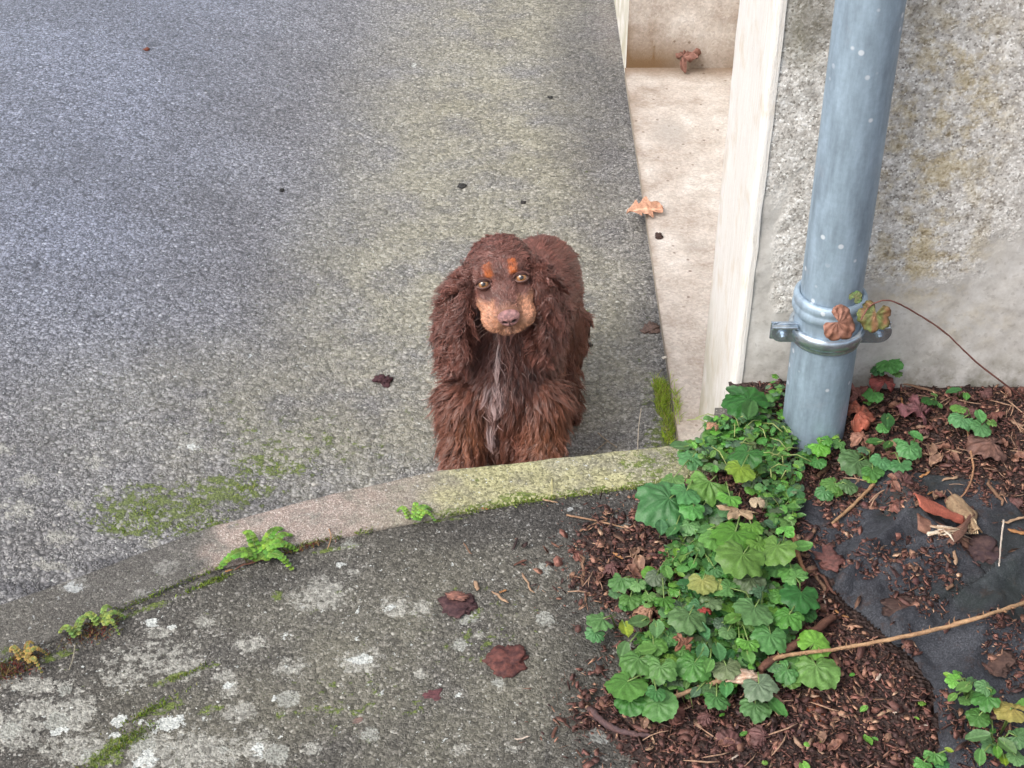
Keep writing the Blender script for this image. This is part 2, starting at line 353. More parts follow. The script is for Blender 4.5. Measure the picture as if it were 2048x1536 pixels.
bp = np.array([G(*p) for p in [(1330, 960), (1265, 1000), (1215, 1050), (1155, 1090), (1150, 1150), (1190, 1200), (1245, 1250), (1240, 1330), (1185, 1390), (1160, 1450), (1200, 1500), (1240, 1560), (1300, 1700), (1360, 1900)]])
def bedX(y): return np.interp(y, bp[::-1, 1], bp[::-1, 0])
def bed_z(X, Y):
    X = np.asarray(X, float); Y = np.asarray(Y, float)
    d = X-bedX(Y)+.10*(fbm(X*16, Y*16, 3, 5)-.5)
    z = -.008+.014*smooth(d/.05+.3)+.016*smooth(d/.25)
    z = z+.022*(fbm(X*7, Y*7, 11)-.5)*smooth(d/.1)+.010*(fbm(X*40, Y*40, 21)-.5)*smooth(d/.04)
    return z-.016*smooth((Y-1.82)/.14)*smooth((X-.50)/.1)-.042*np.exp(-((X-.485)/.10)**2-((Y-1.80)/.09)**2)
def bz(p): return float(bed_z(p[0], p[1]))
def GB(px, py, h=0.0):
    z = .015
    for _ in range(5):
        g = G(px, py, z+h); z = bz(g)
    return G(px, py, z+h)

# ------------------------------------------------------------------ setting: driveway, path, kerb, bed
def span(a, b, st, out=40, ratio=1.35):
    c = list(np.arange(a, b+1e-9, st)); lo = [a]; hi = [c[-1]]; s_ = st
    while lo[-1] > a-out: s_ *= ratio; lo.append(lo[-1]-s_)
    s_ = st
    while hi[-1] < b+out: s_ *= ratio; hi.append(hi[-1]+s_)
    return np.array(lo[:0:-1]+c+hi[1:])
xs = span(-1.9, .36, .009, 200); ys = np.concatenate([np.arange(-2.5, 1.2, .1), np.arange(1.2, 4.8, .010), 4.8+np.cumsum(.012*1.3**np.arange(34))])
def keep_d(x, y): return (y > koY(np.clip(x, -4, .45))-.05) & ((x < .42) | (y > 8)) & ~((x < -4) & (y < -1.6+0*x) & False)
V, F = grid(xs, ys, drive_z, keep_d); X, Y = V[:, 0], V[:, 1]
zp = lambda px, py: drive_plane(px, py)
algae = np.clip(blob(X, Y, [(960, 350, 250, 420, 0, 1), (800, 640, 220, 330, 0, 1), (1180, 700, 120, 230, 0, 1), (650, 860, 420, 160, 0, .8), (1000, 60, 200, 160, 0, .8), (1230, 860, 110, 60, 0, .9)], zp), 0, 1)*.75
moss = blob(X, Y, [(310, 1020, 130, 50, 12, .95), (450, 985, 110, 34, 10, .95), (540, 930, 90, 30, 0, .85), (240, 1060, 60, 18, 0, .8), (400, 1050, 80, 22, 10, .85), (1320, 880, 26, 40), (1290, 760, 20, 60, 0, .55), (600, 880, 200, 50, 0, .45)], zp)
lich = blob(X, Y, [(385, 890, 28, 13), (120, 1075, 28, 14), (35, 1020, 34, 18), (190, 925, 22, 12), (250, 1050, 22, 10), (60, 960, 20, 12), (150, 1010, 22, 12), (10, 900, 22, 10), (620, 1000, 20, 8), (215, 985, 18, 9), (400, 802, 14, 8), (100, 1130, 40, 10), (300, 1085, 24, 9)], zp)
lw = blob(X, Y, [(828, 130, 5, 6, 0, .8), (1000, 463, 4, 5, 0, .8), (385, 893, 16, 6), (500, 712, 6, 5, 0, .7)], zp)
dmp_shade = np.clip(blob(X, Y, [(1175, 170, 90, 170, 0, .75), (100, 1180, 190, 14, 5, 1), (1290, 650, 40, 60, 0, .7), (560, 1005, 170, 14, 12, .5), (1130, 890, 180, 30, 0, .5), (230, 1125, 80, 10, 20, .9)], zp), 0, 1)  # far left strip beside the kerb is a shadow line painted dark
for k in range(9): dmp_shade = np.maximum(dmp_shade, 0)
dmp_shade = np.maximum(dmp_shade, .8*np.clip(1-np.abs(X-.322)/.012, 0, 1)*(fbm(X*0, Y*9, 8) > .4))
pk = blob(X, Y, [(1230, 60, 40, 60, 0, .25)], zp)*.6
driveway = tag(mesh('driveway', V, F, M_drive, attrs=dict(wet=np.clip(smooth((-.15-X)/.9)*smooth((Y-1.9)/1.0), 0, 1), algae=algae, moss=moss, lichen=lich, lichen_white=lw, damp_shade=dmp_shade, pink=pk)), kind='structure')  # wet drives the coat and also the painted sky-blue tint

LICH = [(150, 1172, 32, 14), (330, 1140, 22, 15), (285, 1190, 14, 7), (300, 1320, 90, 44, 10, .7), (250, 1355, 60, 30, 0, .7), (410, 1245, 30, 10), (320, 1265, 30, 12), (640, 1190, 55, 34, 20), (790, 1215, 30, 18), (838, 1217, 22, 14), (500, 1288, 32, 16),
        (580, 1335, 30, 18), (720, 1325, 45, 21, 10), (840, 1350, 14, 10), (480, 1425, 38, 18), (365, 1335, 40, 25), (150, 1430, 40, 40), (60, 1370, 80, 14), (370, 1505, 130, 38), (515, 1490, 28, 34), (625, 1498, 24, 12), (170, 1500, 90, 30), (30, 1460, 60, 40), (920, 1500, 14, 12), (960, 1270, 12, 10), (700, 1145, 16, 7), (450, 1352, 22, 14), (1030, 1500, 16, 10), (460, 1380, 16, 20), (80, 1420, 50, 22)]
LW = [(237, 1442, 14, 12), (335, 1448, 36, 15, 10), (305, 1245, 15, 9), (150, 1180, 20, 9), (115, 1465, 20, 7), (290, 1520, 22, 20), (680, 1130, 10, 5), (455, 1372, 9, 8), (280, 1445, 8, 6), (230, 1470, 16, 6), (516, 1500, 14, 14), (345, 1255, 9, 5), (410, 1440, 6, 5), (545, 1400, 4, 6), (570, 1275, 6, 5), (717, 1222, 5, 5), (916, 1390, 7, 6), (765, 1385, 5, 6), (558, 1475, 5, 4), (1120, 1460, 4, 4), (890, 1480, 5, 5), (1140, 1020, 6, 4), (780, 1215, 10, 5), (720, 1320, 26, 10)]
MOSSP = [(300, 1215, 60, 6, 22), (250, 1235, 30, 6, 22), (420, 1165, 50, 6, 22), (110, 1315, 40, 10, 22), (240, 1490, 70, 14, 32), (320, 1420, 50, 10, 28), (380, 1345, 80, 5, 22), (340, 1360, 40, 8, 25), (420, 1420, 24, 9, 20), (555, 1192, 12, 9), (210, 1520, 40, 14, 20), (830, 1420, 14, 16, 0, .8), (700, 1400, 120, 70, 0, .38), (950, 1260, 100, 80, 0, .40), (560, 1432, 14, 12, 0, .8), (660, 1100, 60, 4, 14), (880, 1040, 60, 4, 8)]
xs = span(-1.05, 1.15, .0055, 120); ys = np.concatenate([-4-np.cumsum(.3*1.4**np.arange(12))[::-1], np.arange(-4, .95, .12), np.arange(.95, 1.86, .0055)])
def path_z(X, Y): return .0035*(fbm(X*3, Y*3, 2)-.5)+0*X
# end rows snap to the kerb's inner line
Xg, Yg = np.meshgrid(xs, np.linspace(0, 1, 210)); lim = kiY(np.clip(xs, -3.9, .45)); lim = np.where(xs < -3.9, -1.75, lim)-.0005; lim = np.where(xs > .36, 1.985, lim)
y0 = np.minimum(.9, lim-.3); Yg = np.where(Yg < .12, (lim-150)[None]+0*Yg, 0)+0
rows = []
for t in np.linspace(0, 1, 30): rows.append(y0-60*(1-t)**3)
for t in np.linspace(0, 1, 190)[1:]: rows.append(y0+(lim-y0)*t)
Yg = np.array(rows); Xg = np.tile(xs, (len(Yg), 1)); nx = len(xs); ny = len(Yg)
V = np.stack([Xg, Yg, path_z(Xg, Yg)], -1).reshape(-1, 3); i = np.arange(nx-1)[None, :]+np.arange(ny-1)[:, None]*nx
F = np.stack([i, i+1, i+1+nx, i+nx], -1).reshape(-1, 4); fc = V[F].mean(1); F = F[~((fc[:, 0] > bedX(fc[:, 1])+.12) & (fc[:, 0] < 3.9) & (fc[:, 1] > 0) & (fc[:, 1] > .9))]; X, Y = V[:, 0], V[:, 1]
al = np.clip(blob(X, Y, [(850, 1330, 380, 220, 0, 1), (600, 1450, 400, 130, 0, .9), (500, 1200, 120, 40, 0, .3)]), 0, 1)*.34
dm = np.clip(blob(X, Y, [(1180, 1030, 200, 45, 5, .9), (1180, 1340, 70, 140, 0, .9), (1000, 1050, 200, 30, 8, .6), (560, 1160, 120, 25, 20, .5), (1190, 1500, 60, 60, 0, .7)]), 0, 1)
crk = np.array([G(*p) for p in [(1105, 1415), (1110, 1450), (1097, 1480), (1092, 1540)]])
for a, b in zip(crk[:-1], crk[1:]):
    ab = b-a; t = np.clip(((X-a[0])*ab[0]+(Y-a[1])*ab[1])/(ab@ab), 0, 1); dd_ = np.hypot(X-a[0]-t*ab[0], Y-a[1]-t*ab[1]); dm = np.maximum(dm, 1.3*np.clip(1-dd_/.006, 0, 1))
path = tag(mesh('path', V, F, M_path, attrs=dict(wet=0*X, algae=al, moss=blob(X, Y, MOSSP), lichen=blob(X, Y, LICH), lichen_white=blob(X, Y, LW), damp_shade=dm, pink=0*X)), kind='structure')

# kerb: a curved concrete edging, a few mm proud of the path, dropping to the driveway behind
kx = np.concatenate([np.linspace(-3.9, -1.0, 60), np.linspace(-1.0, .42, 330)[1:]])
prof_t = [0, 0, .006, .02, .06]+list(np.linspace(.1, .92, 26))+[.96, .985, 1, 1]
NZ = len(prof_t); rowsV = []
for j, t in enumerate(prof_t):
    a = kiY(kx); b = koY(kx); chip = .006*(fbm(kx*30, kx*0+1, 9)-.5)
    y = a+(b-a)*t; z = .006+.002*(fbm(kx*12, y*12, 4)-.5)
    if j == 0: z = 0*kx-.02
    if j == 1: z = z*0+.001
    if j == 2: z = z-.003
    if j >= NZ-4: z = z-[.001, .003, .008, .45][j-NZ+4]; y = y+chip*.8
    rowsV.append(np.stack([kx, y, z], -1))
V = np.concatenate(rowsV); n = len(kx); i = np.arange(n-1)[None, :]+np.arange(NZ-1)[:, None]*n
F = np.stack([i, i+1, i+1+n, i+n], -1).reshape(-1, 4); X, Y = V[:, 0], V[:, 1]
xL, xM, xR = G(430, 1090)[0], G(800, 1020)[0], G(1350, 930)[0]
gy = smooth((X-xL+.03+.05*(fbm(X*40, Y*40, 5)-.5))/.05); yel = smooth((X-G(640, 1020)[0]+.04*(fbm(X*30, Y*30, 6)-.5))/.26)
kerb = tag(mesh('kerb', V, F, M_kerb, attrs=dict(wet=0*X, algae=np.clip(yel*1.55*(.6+.6*fbm(X*14, Y*14, 3))+.1, 0, 1.4), moss=.62*yel*(np.abs(V[:, 1]-kiY(X)) < .012)+blob(X, Y, [(1290, 930, 60, 40, 0, .7), (1040, 1000, 50, 10), (20, 1320, 40, 20, 0, .5)]), lichen=blob(X, Y, LICH), lichen_white=blob(X, Y, LW), damp_shade=(1-gy)*.75, pink=gy*(1-yel)*.75)), kind='structure')
mb = MB(); mb.box((.350, 1.843, -.45), (.40, 1.976, -.035)); kend = mb.build('kerb_end', M_kerb); tag(kend, kind='structure')

xs = np.concatenate([np.arange(.02, 1.35, .005), np.arange(1.35, 4.0, .03)]); ys = np.concatenate([np.arange(-.2, .85, .03), np.arange(.85, 1.9851, .005)])
V, F = grid(xs, ys, bed_z, lambda x, y: (x > bedX(y)-.06) & ((y < kiY(x)+.0) | (x > .368+.012*(vnoise(y*60, x*0, 4)-.5))))
soil = tag(mesh('soil_bed', V, F, M_soil), kind='structure')

# ------------------------------------------------------------------ house wall
HW = empty('house_wall', (.38, 1.98, 0), 'rough rendered house corner with a flaking white edge and stained doorstep', 'wall')
def panel(name, o, ux, uy, nu, nv, mat, attrs_f, disp=0, parent=HW):
    o = np.array(o, float); ux = np.array(ux, float); uy = np.array(uy, float)
    U, W = np.meshgrid(np.linspace(0, 1, nu), np.linspace(0, 1, nv)); V = o+U[..., None]*ux+W[..., None]*uy; V = V.reshape(-1, 3)
    nrm = np.cross(ux, uy); nrm /= np.linalg.norm(nrm)
    if disp:
        h = fbm(V[:, 0]*25+V[:, 1]*19, V[:, 2]*25, 31, 5)-.5; V = V+nrm*(h*disp)[:, None]
    i = np.arange(nu-1)[None, :]+np.arange(nv-1)[:, None]*nu
    F = np.stack([i, i+1, i+1+nu, i+nu], -1).reshape(-1, 4)
    return mesh(name, V, F, mat, parent, attrs=attrs_f(V[:, 0], V[:, 1], V[:, 2]))
def wall_at(x, z, spots):
    m = np.zeros(x.shape)
    for (px, py, rx, ry, wt) in spots:
        c = P(px, py, 1.98); k = mpp(c); m = np.maximum(m, wt*np.clip(1.5-np.hypot((x-c[0])/(rx*k), (z-c[2])/(ry*k/.8)), 0, 1))
    return m
def wa(x, y, z):
    return dict(rough=wall_at(x, z, [(1900, 200, 240, 330, 1), (1600, 150, 120, 220, 1), (1600, 480, 50, 240, .8), (1800, 460, 90, 90, .9)])*smooth((z-.10)/.1),
                ochre=wall_at(x, z, [(1880, 250, 130, 220, 1), (1850, 500, 110, 90, 1), (1780, 180, 60, 150, .8), (1940, 650, 90, 40, .35), (1800, 560, 60, 50, .6)]),
                green=np.clip(1-(z-.02)/.075, 0, 1)*(.5+.5*smooth((x-.6)/.1))+wall_at(x, z, [(1620, 20, 50, 90, 1)]),
                dark=wall_at(x, z, [(1640, 40, 40, 70, 1), (1620, 200, 20, 40, .5), (2000, 330, 40, 120, .35), (1580, 330, 20, 40, .3), (1990, 820, 80, 14, .6)]))
panel('wall_face', (.389, 1.98, -.45), (1.5, 0, 0), (0, 0, 1.75), 300, 320, M_wall, wa, .006)
panel('wall_face', (1.889, 1.98, -.45), (5, 0, 0), (0, 0, 1.75), 40, 40, M_wall, wa)
panel('upper_wall', (.389, 1.98, 1.30), (6.5, 0, 0), (0, 0, 2.2), 60, 40, M_wall, wa)
# painted corner: an L-shaped strip, its edge worn and rounded
V = []; zz = np.linspace(-.45, 3.5, 500); prof = [(.392, 1.9775)]+[(.384, 1.9765), (.379, 1.978), (.376, 1.982), (.3745, 1.988), (.374, 2.0)]+[(.374, 2.0+t) for t in np.linspace(.02, .285, 18)]+[(.376, 2.290), (.382, 2.292), (.75, 2.292)]
for (x, y) in prof:
    wv = .0035*(fbm(zz*14, zz*0+y*20, 6)-.5); V.append(np.stack([x+wv, y+.6*wv+0*zz, zz], -1))
V = np.concatenate(V); n = len(zz); m = len(prof); i = np.arange(n-1)[None, :]+np.arange(m-1)[:, None]*n
F = np.stack([i, i+1, i+1+n, i+n], -1).reshape(-1, 4)
mesh('painted_corner', V, F, M_paint, HW)
XS = .326
def sl(x, y, z):
    d = np.clip(1-(3.90-y)/.22, 0, 1)
    return dict(dirt=np.clip(.75*np.clip(1-(3.90-y)/.10, 0, 1)+.55*np.clip(1-(x-XS)/.02, 0, 1)*vnoise(y*14, x*0, 3)+.4*smooth((2.3-y)/.4)*fbm(x*30, y*30, 5), 0, 1), grey=blob(x, y, [(1340, 265, 34, 24), (1390, 490, 25, 12, 0, .6), (1300, 700, 20, 60, 0, .4)], -.29), green=np.clip((2.25-y)/.3, 0, 1)*.8)
panel('doorstep', (XS, 1.846, -.290), (.55, 0, 0), (0, 2.064, 0), 110, 380, M_pink, sl, .003)
panel('doorstep_edge', (XS+.0015, 3.91, -.45), (0, -2.064, 0), (0, 0, .1605), 200, 8, M_pink, lambda x, y, z: dict(dirt=0*x+.45, grey=0*x+.4, green=0*x+.2))
def pf(x, y, z): return dict(dirt=np.clip(1.15-(z+.29)/.13, 0, 1)*(.45+.55*smooth((.60-x)/.2))+np.clip(1-(x-XS)/.02, 0, 1)*.3+.15*(np.abs(x-.40+.01*np.sin(z*30)) < .004), grey=0*x, green=0*x)
panel('doorway_pier', (XS+.004, 3.91, -.45), (1.2, 0, 0), (0, 0, 1.6), 200, 160, M_pink, pf, .002)
panel('pier_side', (XS+.004, 12, -.45), (0, -8.09, 0), (0, 0, 4.0), 80, 30, M_paint, lambda x, y, z: {})
mb = MB(); mb.box((.334, 3.914, 1.151), (1.5, 4.3, 3.5)); mb.box((.75, 2.295, -.44), (.80, 3.905, 3.5)); mb.build('upper_pier', M_paint, HW, smooth_=False)

# ------------------------------------------------------------------ drainpipe
PX, PY = .499, 1.88; LEAN = (-.019, 0)
DP = empty('drainpipe', (PX, PY, 0), 'blue-grey galvanised drainpipe standing on the bed against the wall', 'drainpipe')
mb = MB(); mb.lathe([(.0470, .225), (.0470, .30), (.0470, .6), (.0472, 1.2), (.0472, 3.0), (.0400, 3.0)], PX, PY, 96, LEAN); mb.build('upper_pipe', M_zinc, DP)
mb = MB(); mb.lathe([(.0515, -.10), (.0515, 0), (.0515, .1), (.0515, .2), (.0515, .228), (.0522, .232), (.0560, .236), (.0578, .241), (.0578, .246), (.0562, .250), (.0555, .252), (.0566, .255), (.0570, .259), (.0562, .264), (.0530, .268), (.0486, .269), (.0474, .266)], PX, PY, 96, LEAN); mb.build('lower_pipe', M_zinc, DP)
cl = empty('pipe_clamp', (0, 0, 0)); cl.parent = DP; cl.location = (0, 0, 0)
def child_mb(mb, name, mat, par, sm=True):
    V = np.concatenate(mb.V)-np.array((PX, PY, 0)); o = mesh(name, V, mb.F, mat, None, col=np.concatenate(mb.C), smooth_=sm); o.parent = par; return o
mb = MB(); cz = .200
mb.lathe([(.0520, cz-.017), (.0545, cz-.017), (.0550, cz-.015), (.0542, cz-.011), (.0565, cz-.009), (.0592, cz-.003), (.0598, cz+.003), (.0585, cz+.009), (.0555, cz+.012), (.0520, cz+.012)], PX, PY, 96, LEAN); bpy.data.objects.remove(cl)
cl = mb.build('pipe_clamp', M_zinc2, DP)
for sx in (-1, 1):
    mb = MB(); x0 = PX+sx*.054; x1 = PX+sx*.094; lo, hi = min(x0, x1), max(x0, x1); tz = cz+.002
    # tab with a rounded end, slightly bent towards the wall
    V = []; pts = []
    for k in range(13):
        a = -PI/2+PI*k/12; pts.append((x1-sx*.018+sx*.018*math.cos(a), tz+.018*math.sin(a)))
    pts = [(x0-sx*.006, tz-.018)]+pts+[(x0-sx*.006, tz+.018)]
    nn = len(pts); V = [(p[0], PY-.018, p[1]) for p in pts]+[(p[0], PY-.0145, p[1]) for p in pts]
    F = [tuple(range(nn)) if sx > 0 else tuple(range(nn-1, -1, -1)), tuple(range(2*nn-1, nn-1, -1)) if sx > 0 else tuple(range(nn, 2*nn))]+[(k, (k+1) % nn, nn+(k+1) % nn, nn+k) for k in range(nn)]
    mb.add(V, F); mb.box((lo, PY-.0275, tz+.012), (hi-.004 if sx > 0 else hi, PY-.0185, tz+.0165)); mb.box((lo, PY-.012, tz-.016), (hi, PY-.0085, tz+.016))
    t = child_mb(mb, 'clamp_lug', M_zinc2, cl, False); bev(t, .0012, 2)
    mb = MB(); bx = PX+sx*.076
    for (r, a, b) in ((.0085, PY-.0210, PY-.0185), (.0058, PY-.0255, PY-.0210), (.0032, PY-.0290, PY-.0255)):
        nn = 6 if r == .0058 else 20; V = [(bx+r*math.cos(2*PI*k/nn+.3), yy, tz-.003+r*math.sin(2*PI*k/nn+.3)) for yy in (a, b) for k in range(nn)]
        F = [tuple(range(nn)), tuple(range(2*nn-1, nn-1, -1))]+[(k, nn+k, nn+(k+1) % nn, (k+1) % nn) for k in range(nn)]; mb.add(V, F)
    child_mb(mb, 'clamp_bolt', M_zinc2, cl, False)
mb = MB(); mb.tube([(PX, PY+.045, cz), (PX, 1.985, cz)], .006, 10); child_mb(mb, 'wall_bracket', M_zinc3, DP)
# ------------------------------------------------------------------ weed-control fabric sheets
def seg_d(X, Y, a, b):
    ab = b[:2]-a[:2]; t = np.clip(((X-a[0])*ab[0]+(Y-a[1])*ab[1])/(ab@ab), 0, 1); return np.hypot(X-a[0]-t*ab[0], Y-a[1]-t*ab[1])
def fabric(polypx, lift, folds, label, seed):
    poly = [GB(*p) for p in polypx]; px_ = np.array(poly); lo = px_.min(0)-.01; hi = px_.max(0)+.01; st = .0035
    xs = np.arange(lo[0], hi[0], st); ys = np.arange(lo[1], hi[1], st)
    def edge(X, Y): return np.min([seg_d(X, Y, poly[i], poly[(i+1) % len(poly)]) for i in range(len(poly))], 0)
    def zf(X, Y):
        z = bed_z(X, Y)*.6+.012+lift+.006*(fbm(X*22, Y*22, seed)-.5)+.0075*(fbm(X*45, Y*45, seed+1)-.5)
        for (a, b, hgt, wd) in folds: z = z+hgt*np.clip(1-seg_d(X, Y, GB(*a), GB(*b))/(wd*2.0), 0, 1)**1.3
        return z
    V, F = grid(xs, ys, zf, lambda x, y: inpoly(x+.006*(vnoise(x*90, y*90, 1)-.5), y+.006*(vnoise(x*90, y*90, 2)-.5), poly))
    e = edge(V[:, 0], V[:, 1]); V[:, 2] -= .012*np.exp(-(e/.008)**2)*(.3+vnoise(V[:, 0]*30, V[:, 1]*30, 7))
    c = V.mean(0); o = mesh('weed_membrane', V, F, M_fabric, origin=(c[0], c[1], 0)); m = o.modifiers.new('s', 'SOLIDIFY'); m.thickness = .0022; m.offset = 1
    return tag(o, label, 'weed fabric', 'sheets of weed fabric on the bed')
fabric([(1585, 1015), (1640, 985), (1750, 945), (1900, 955), (2000, 965), (2070, 1060), (2070, 1200), (1900, 1200), (1840, 1090), (1760, 1060), (1700, 1110), (1690, 1150), (1655, 1165), (1600, 1100)], .002, [((1760, 960), (1740, 1040), .008, .02)], 'dark smooth sheet of weed fabric nearest the drainpipe', 41)
fabric([(1770, 985), (1850, 1015), (1900, 1070), (1985, 1170), (1870, 1225), (1800, 1300), (1720, 1240), (1662, 1200), (1690, 1130), (1705, 1080)], .013, [((1675, 1195), (1810, 1060), .026, .014), ((1770, 990), (1860, 1100), .030, .020), ((1740, 1200), (1890, 1120), .018, .016), ((1700, 1120), (1790, 1180), .014, .014)], 'crumpled grey flap of weed fabric beside the leafy weeds', 51)
fabric([(2120, 1080), (2010, 1145), (1890, 1228), (1770, 1268), (1785, 1310), (1850, 1385), (1872, 1480), (1885, 1600), (2140, 1600)], .013, [((2060, 1125), (1780, 1275), .034, .016), ((1800, 1320), (1890, 1500), .020, .018), ((1990, 1230), (1900, 1420), .024, .024), ((1860, 1290), (2040, 1300), .014, .02)], 'greenish weed fabric under the long thorny stem at the right', 61)
FAB = [[(1585, 1015), (1640, 985), (1750, 945), (1900, 955), (2000, 965), (2070, 1060), (2010, 1140), (2140, 1080), (2140, 1600), (1885, 1600), (1872, 1480), (1850, 1385), (1785, 1310), (1662, 1200), (1600, 1100)]]
fabpoly = [GB(*p) for p in FAB[0]]

from mathutils.bvhtree import BVHTree as _BT
_fs = [o for o in COL.objects if o.name.startswith('weed_membrane')]; _v = []; _f = []
for o in _fs:
    b_ = len(_v); _v += [tuple(v.co+o.location) for v in o.data.vertices]; _f += [tuple(i+b_ for i in p.vertices) for p in o.data.polygons]
FT = _BT.FromPolygons(_v, _f)
def fabric_top(x, y):
    h = FT.ray_cast(Vector((float(x), float(y), .5)), Vector((0, 0, -1))); return None if h[0] is None else h[0].z+.0024
# ------------------------------------------------------------------ loose mulch: one mesh of small flakes that nobody could count
def flakes(P0, size, asp, yaw, tilt, roll, col, thick=.18):
    """irregular flat flakes: 6-gon top + bottom"""
    n = len(P0); th = np.linspace(0, 2*PI, 7)[:-1]; r = .6+.5*rng.random((n, 6))
    x = r*np.cos(th)*size[:, None]; y = r*np.sin(th)*(size*asp)[:, None]
    top = np.stack([x, y, (.25*(rng.random((n, 6))-.5)*size[:, None])+(thick*size*asp)[:, None]*.5], -1); bot = top.copy()*[.85, .85, 1]; bot[..., 2] -= (thick*size*asp)[:, None]
    L = np.concatenate([top, bot], 1)
    def rot(a, i, j):
        c, s_ = np.cos(a)[:, None], np.sin(a)[:, None]; u = L[..., i].copy(); v = L[..., j].copy(); L[..., i] = c*u-s_*v; L[..., j] = s_*u+c*v
    rot(tilt, 1, 2); rot(roll, 0, 2); rot(yaw, 0, 1)
    V = (L+P0[:, None]).reshape(-1, 3); b = (np.arange(n)*12)[:, None]
    F = [np.concatenate([b+k, b+(k+1) % 6, b+6+(k+1) % 6, b+6+k], 1)[:, ::-1] for k in range(6)]
    F += [np.concatenate([b, b+1, b+2, b+3], 1), np.concatenate([b, b+3, b+4, b+5], 1)]
    return V, np.concatenate(F), np.repeat(col, 12, 0)
N = 160000; x = rng.uniform(.0, 2.1, N); y = rng.uniform(.75, 1.975, N)
d = x-bedX(y); inbed = (d+.10*(fbm(x*16, y*16, 3, 5)-.5) > -.006) & ((y < kiY(x)+.004) | (x > .40))
onfab = inpoly(x, y, [p[:2] for p in fabpoly]); patch = fbm(x*12, y*12, 77)
keep = (inbed & (~onfab | (patch > .515))) | ((d > -.16) & (d <= .03) & (rng.random(N) < .30*np.exp(d/.045)) & (y < kiY(x)-.01))
# extra litter by the wall and at the top of the bed
x, y, d, onfab = x[keep], y[keep], d[keep], onfab[keep]; n = len(x)
z = np.where(d > -.0, bed_z(x, y), .002)+.002+rng.random(n)*.004
for i in np.where(onfab)[0]:
    t_ = fabric_top(x[i], y[i])
    if t_ is not None: z[i] = max(z[i]-.004, t_+.0005+.002*rng.random())
size = .0019+.0085*rng.random(n)**3.0; fib = rng.random(n) < .05; size = np.where(fib, size+.006, size); pal = np.array([(.115, .058, .048), (.075, .040, .036), (.165, .082, .065), (.045, .027, .026), (.22, .125, .09), (.27, .17, .115), (.09, .045, .045), (.40, .29, .2)])
ci = rng.choice(8, n, p=[.25, .20, .18, .12, .11, .065, .05, .025]); col = pal[ci]*rng.uniform(.75, 1.6, (n, 1))*np.array([1.12, 1, .97])
V, F, C = flakes(np.stack([x, y, z], -1), size, np.where(fib, .10, 1)*np.where(rng.random(n) < .5, rng.uniform(.10, .24, n), rng.uniform(.25, .8, n)), rng.uniform(0, 6.3, n), rng.normal(0, .35, n), rng.normal(0, .35, n), col)
tag(mesh('bark_mulch', V, F, M_chip, col=C, smooth_=False), 'fine dark red-brown bark mulch spread over the planting bed', 'mulch', kind='stuff')

# ------------------------------------------------------------------ larger chips, splinters, bark lumps: single things
def splinter_mb(L, wd, c, c2, bend=.15, seed=0):
    r = random.Random(seed); mb = MB(); n = 7; pts = []; rad = []
    for k in range(n):
        t = k/(n-1)-.5; pts.append((t*L, bend*L*(t*t*2)*r.choice((-1, 1))*.5+r.uniform(-.03, .03)*L, r.uniform(-.02, .02)*L)); rad.append(wd*(.35 if k in (0, n-1) else r.uniform(.75, 1.1)))
    mb.tube(pts, rad, 6, c, bump=.5, C2=c2); V = mb.V[-1]; V[:, 2] *= .5; return mb
def place(o, loc, yaw=0, tilt=0, roll=0, s=1):
    o.location = tuple(loc); o.rotation_euler = (tilt, roll, yaw); o.scale = (s, s, s); return o
def proto(mb, name, mat):
    o = mb.build(name, mat); return o
def surf(px, py, h=.004):
    g = GB(px, py, h)
    if g[0] < bedX(g[1])-.02 and g[1] < kiY(g[0])+.05: return G(px, py, h)
    r_ = Vector(ray(px, py)).normalized(); q = FT.ray_cast(Vector((0, 0, CH)), r_)
    if q[0] is not None and q[0].z > bz(q[0])-.004: g = G(px, py, q[0].z+.0024+h*.8)
    return g
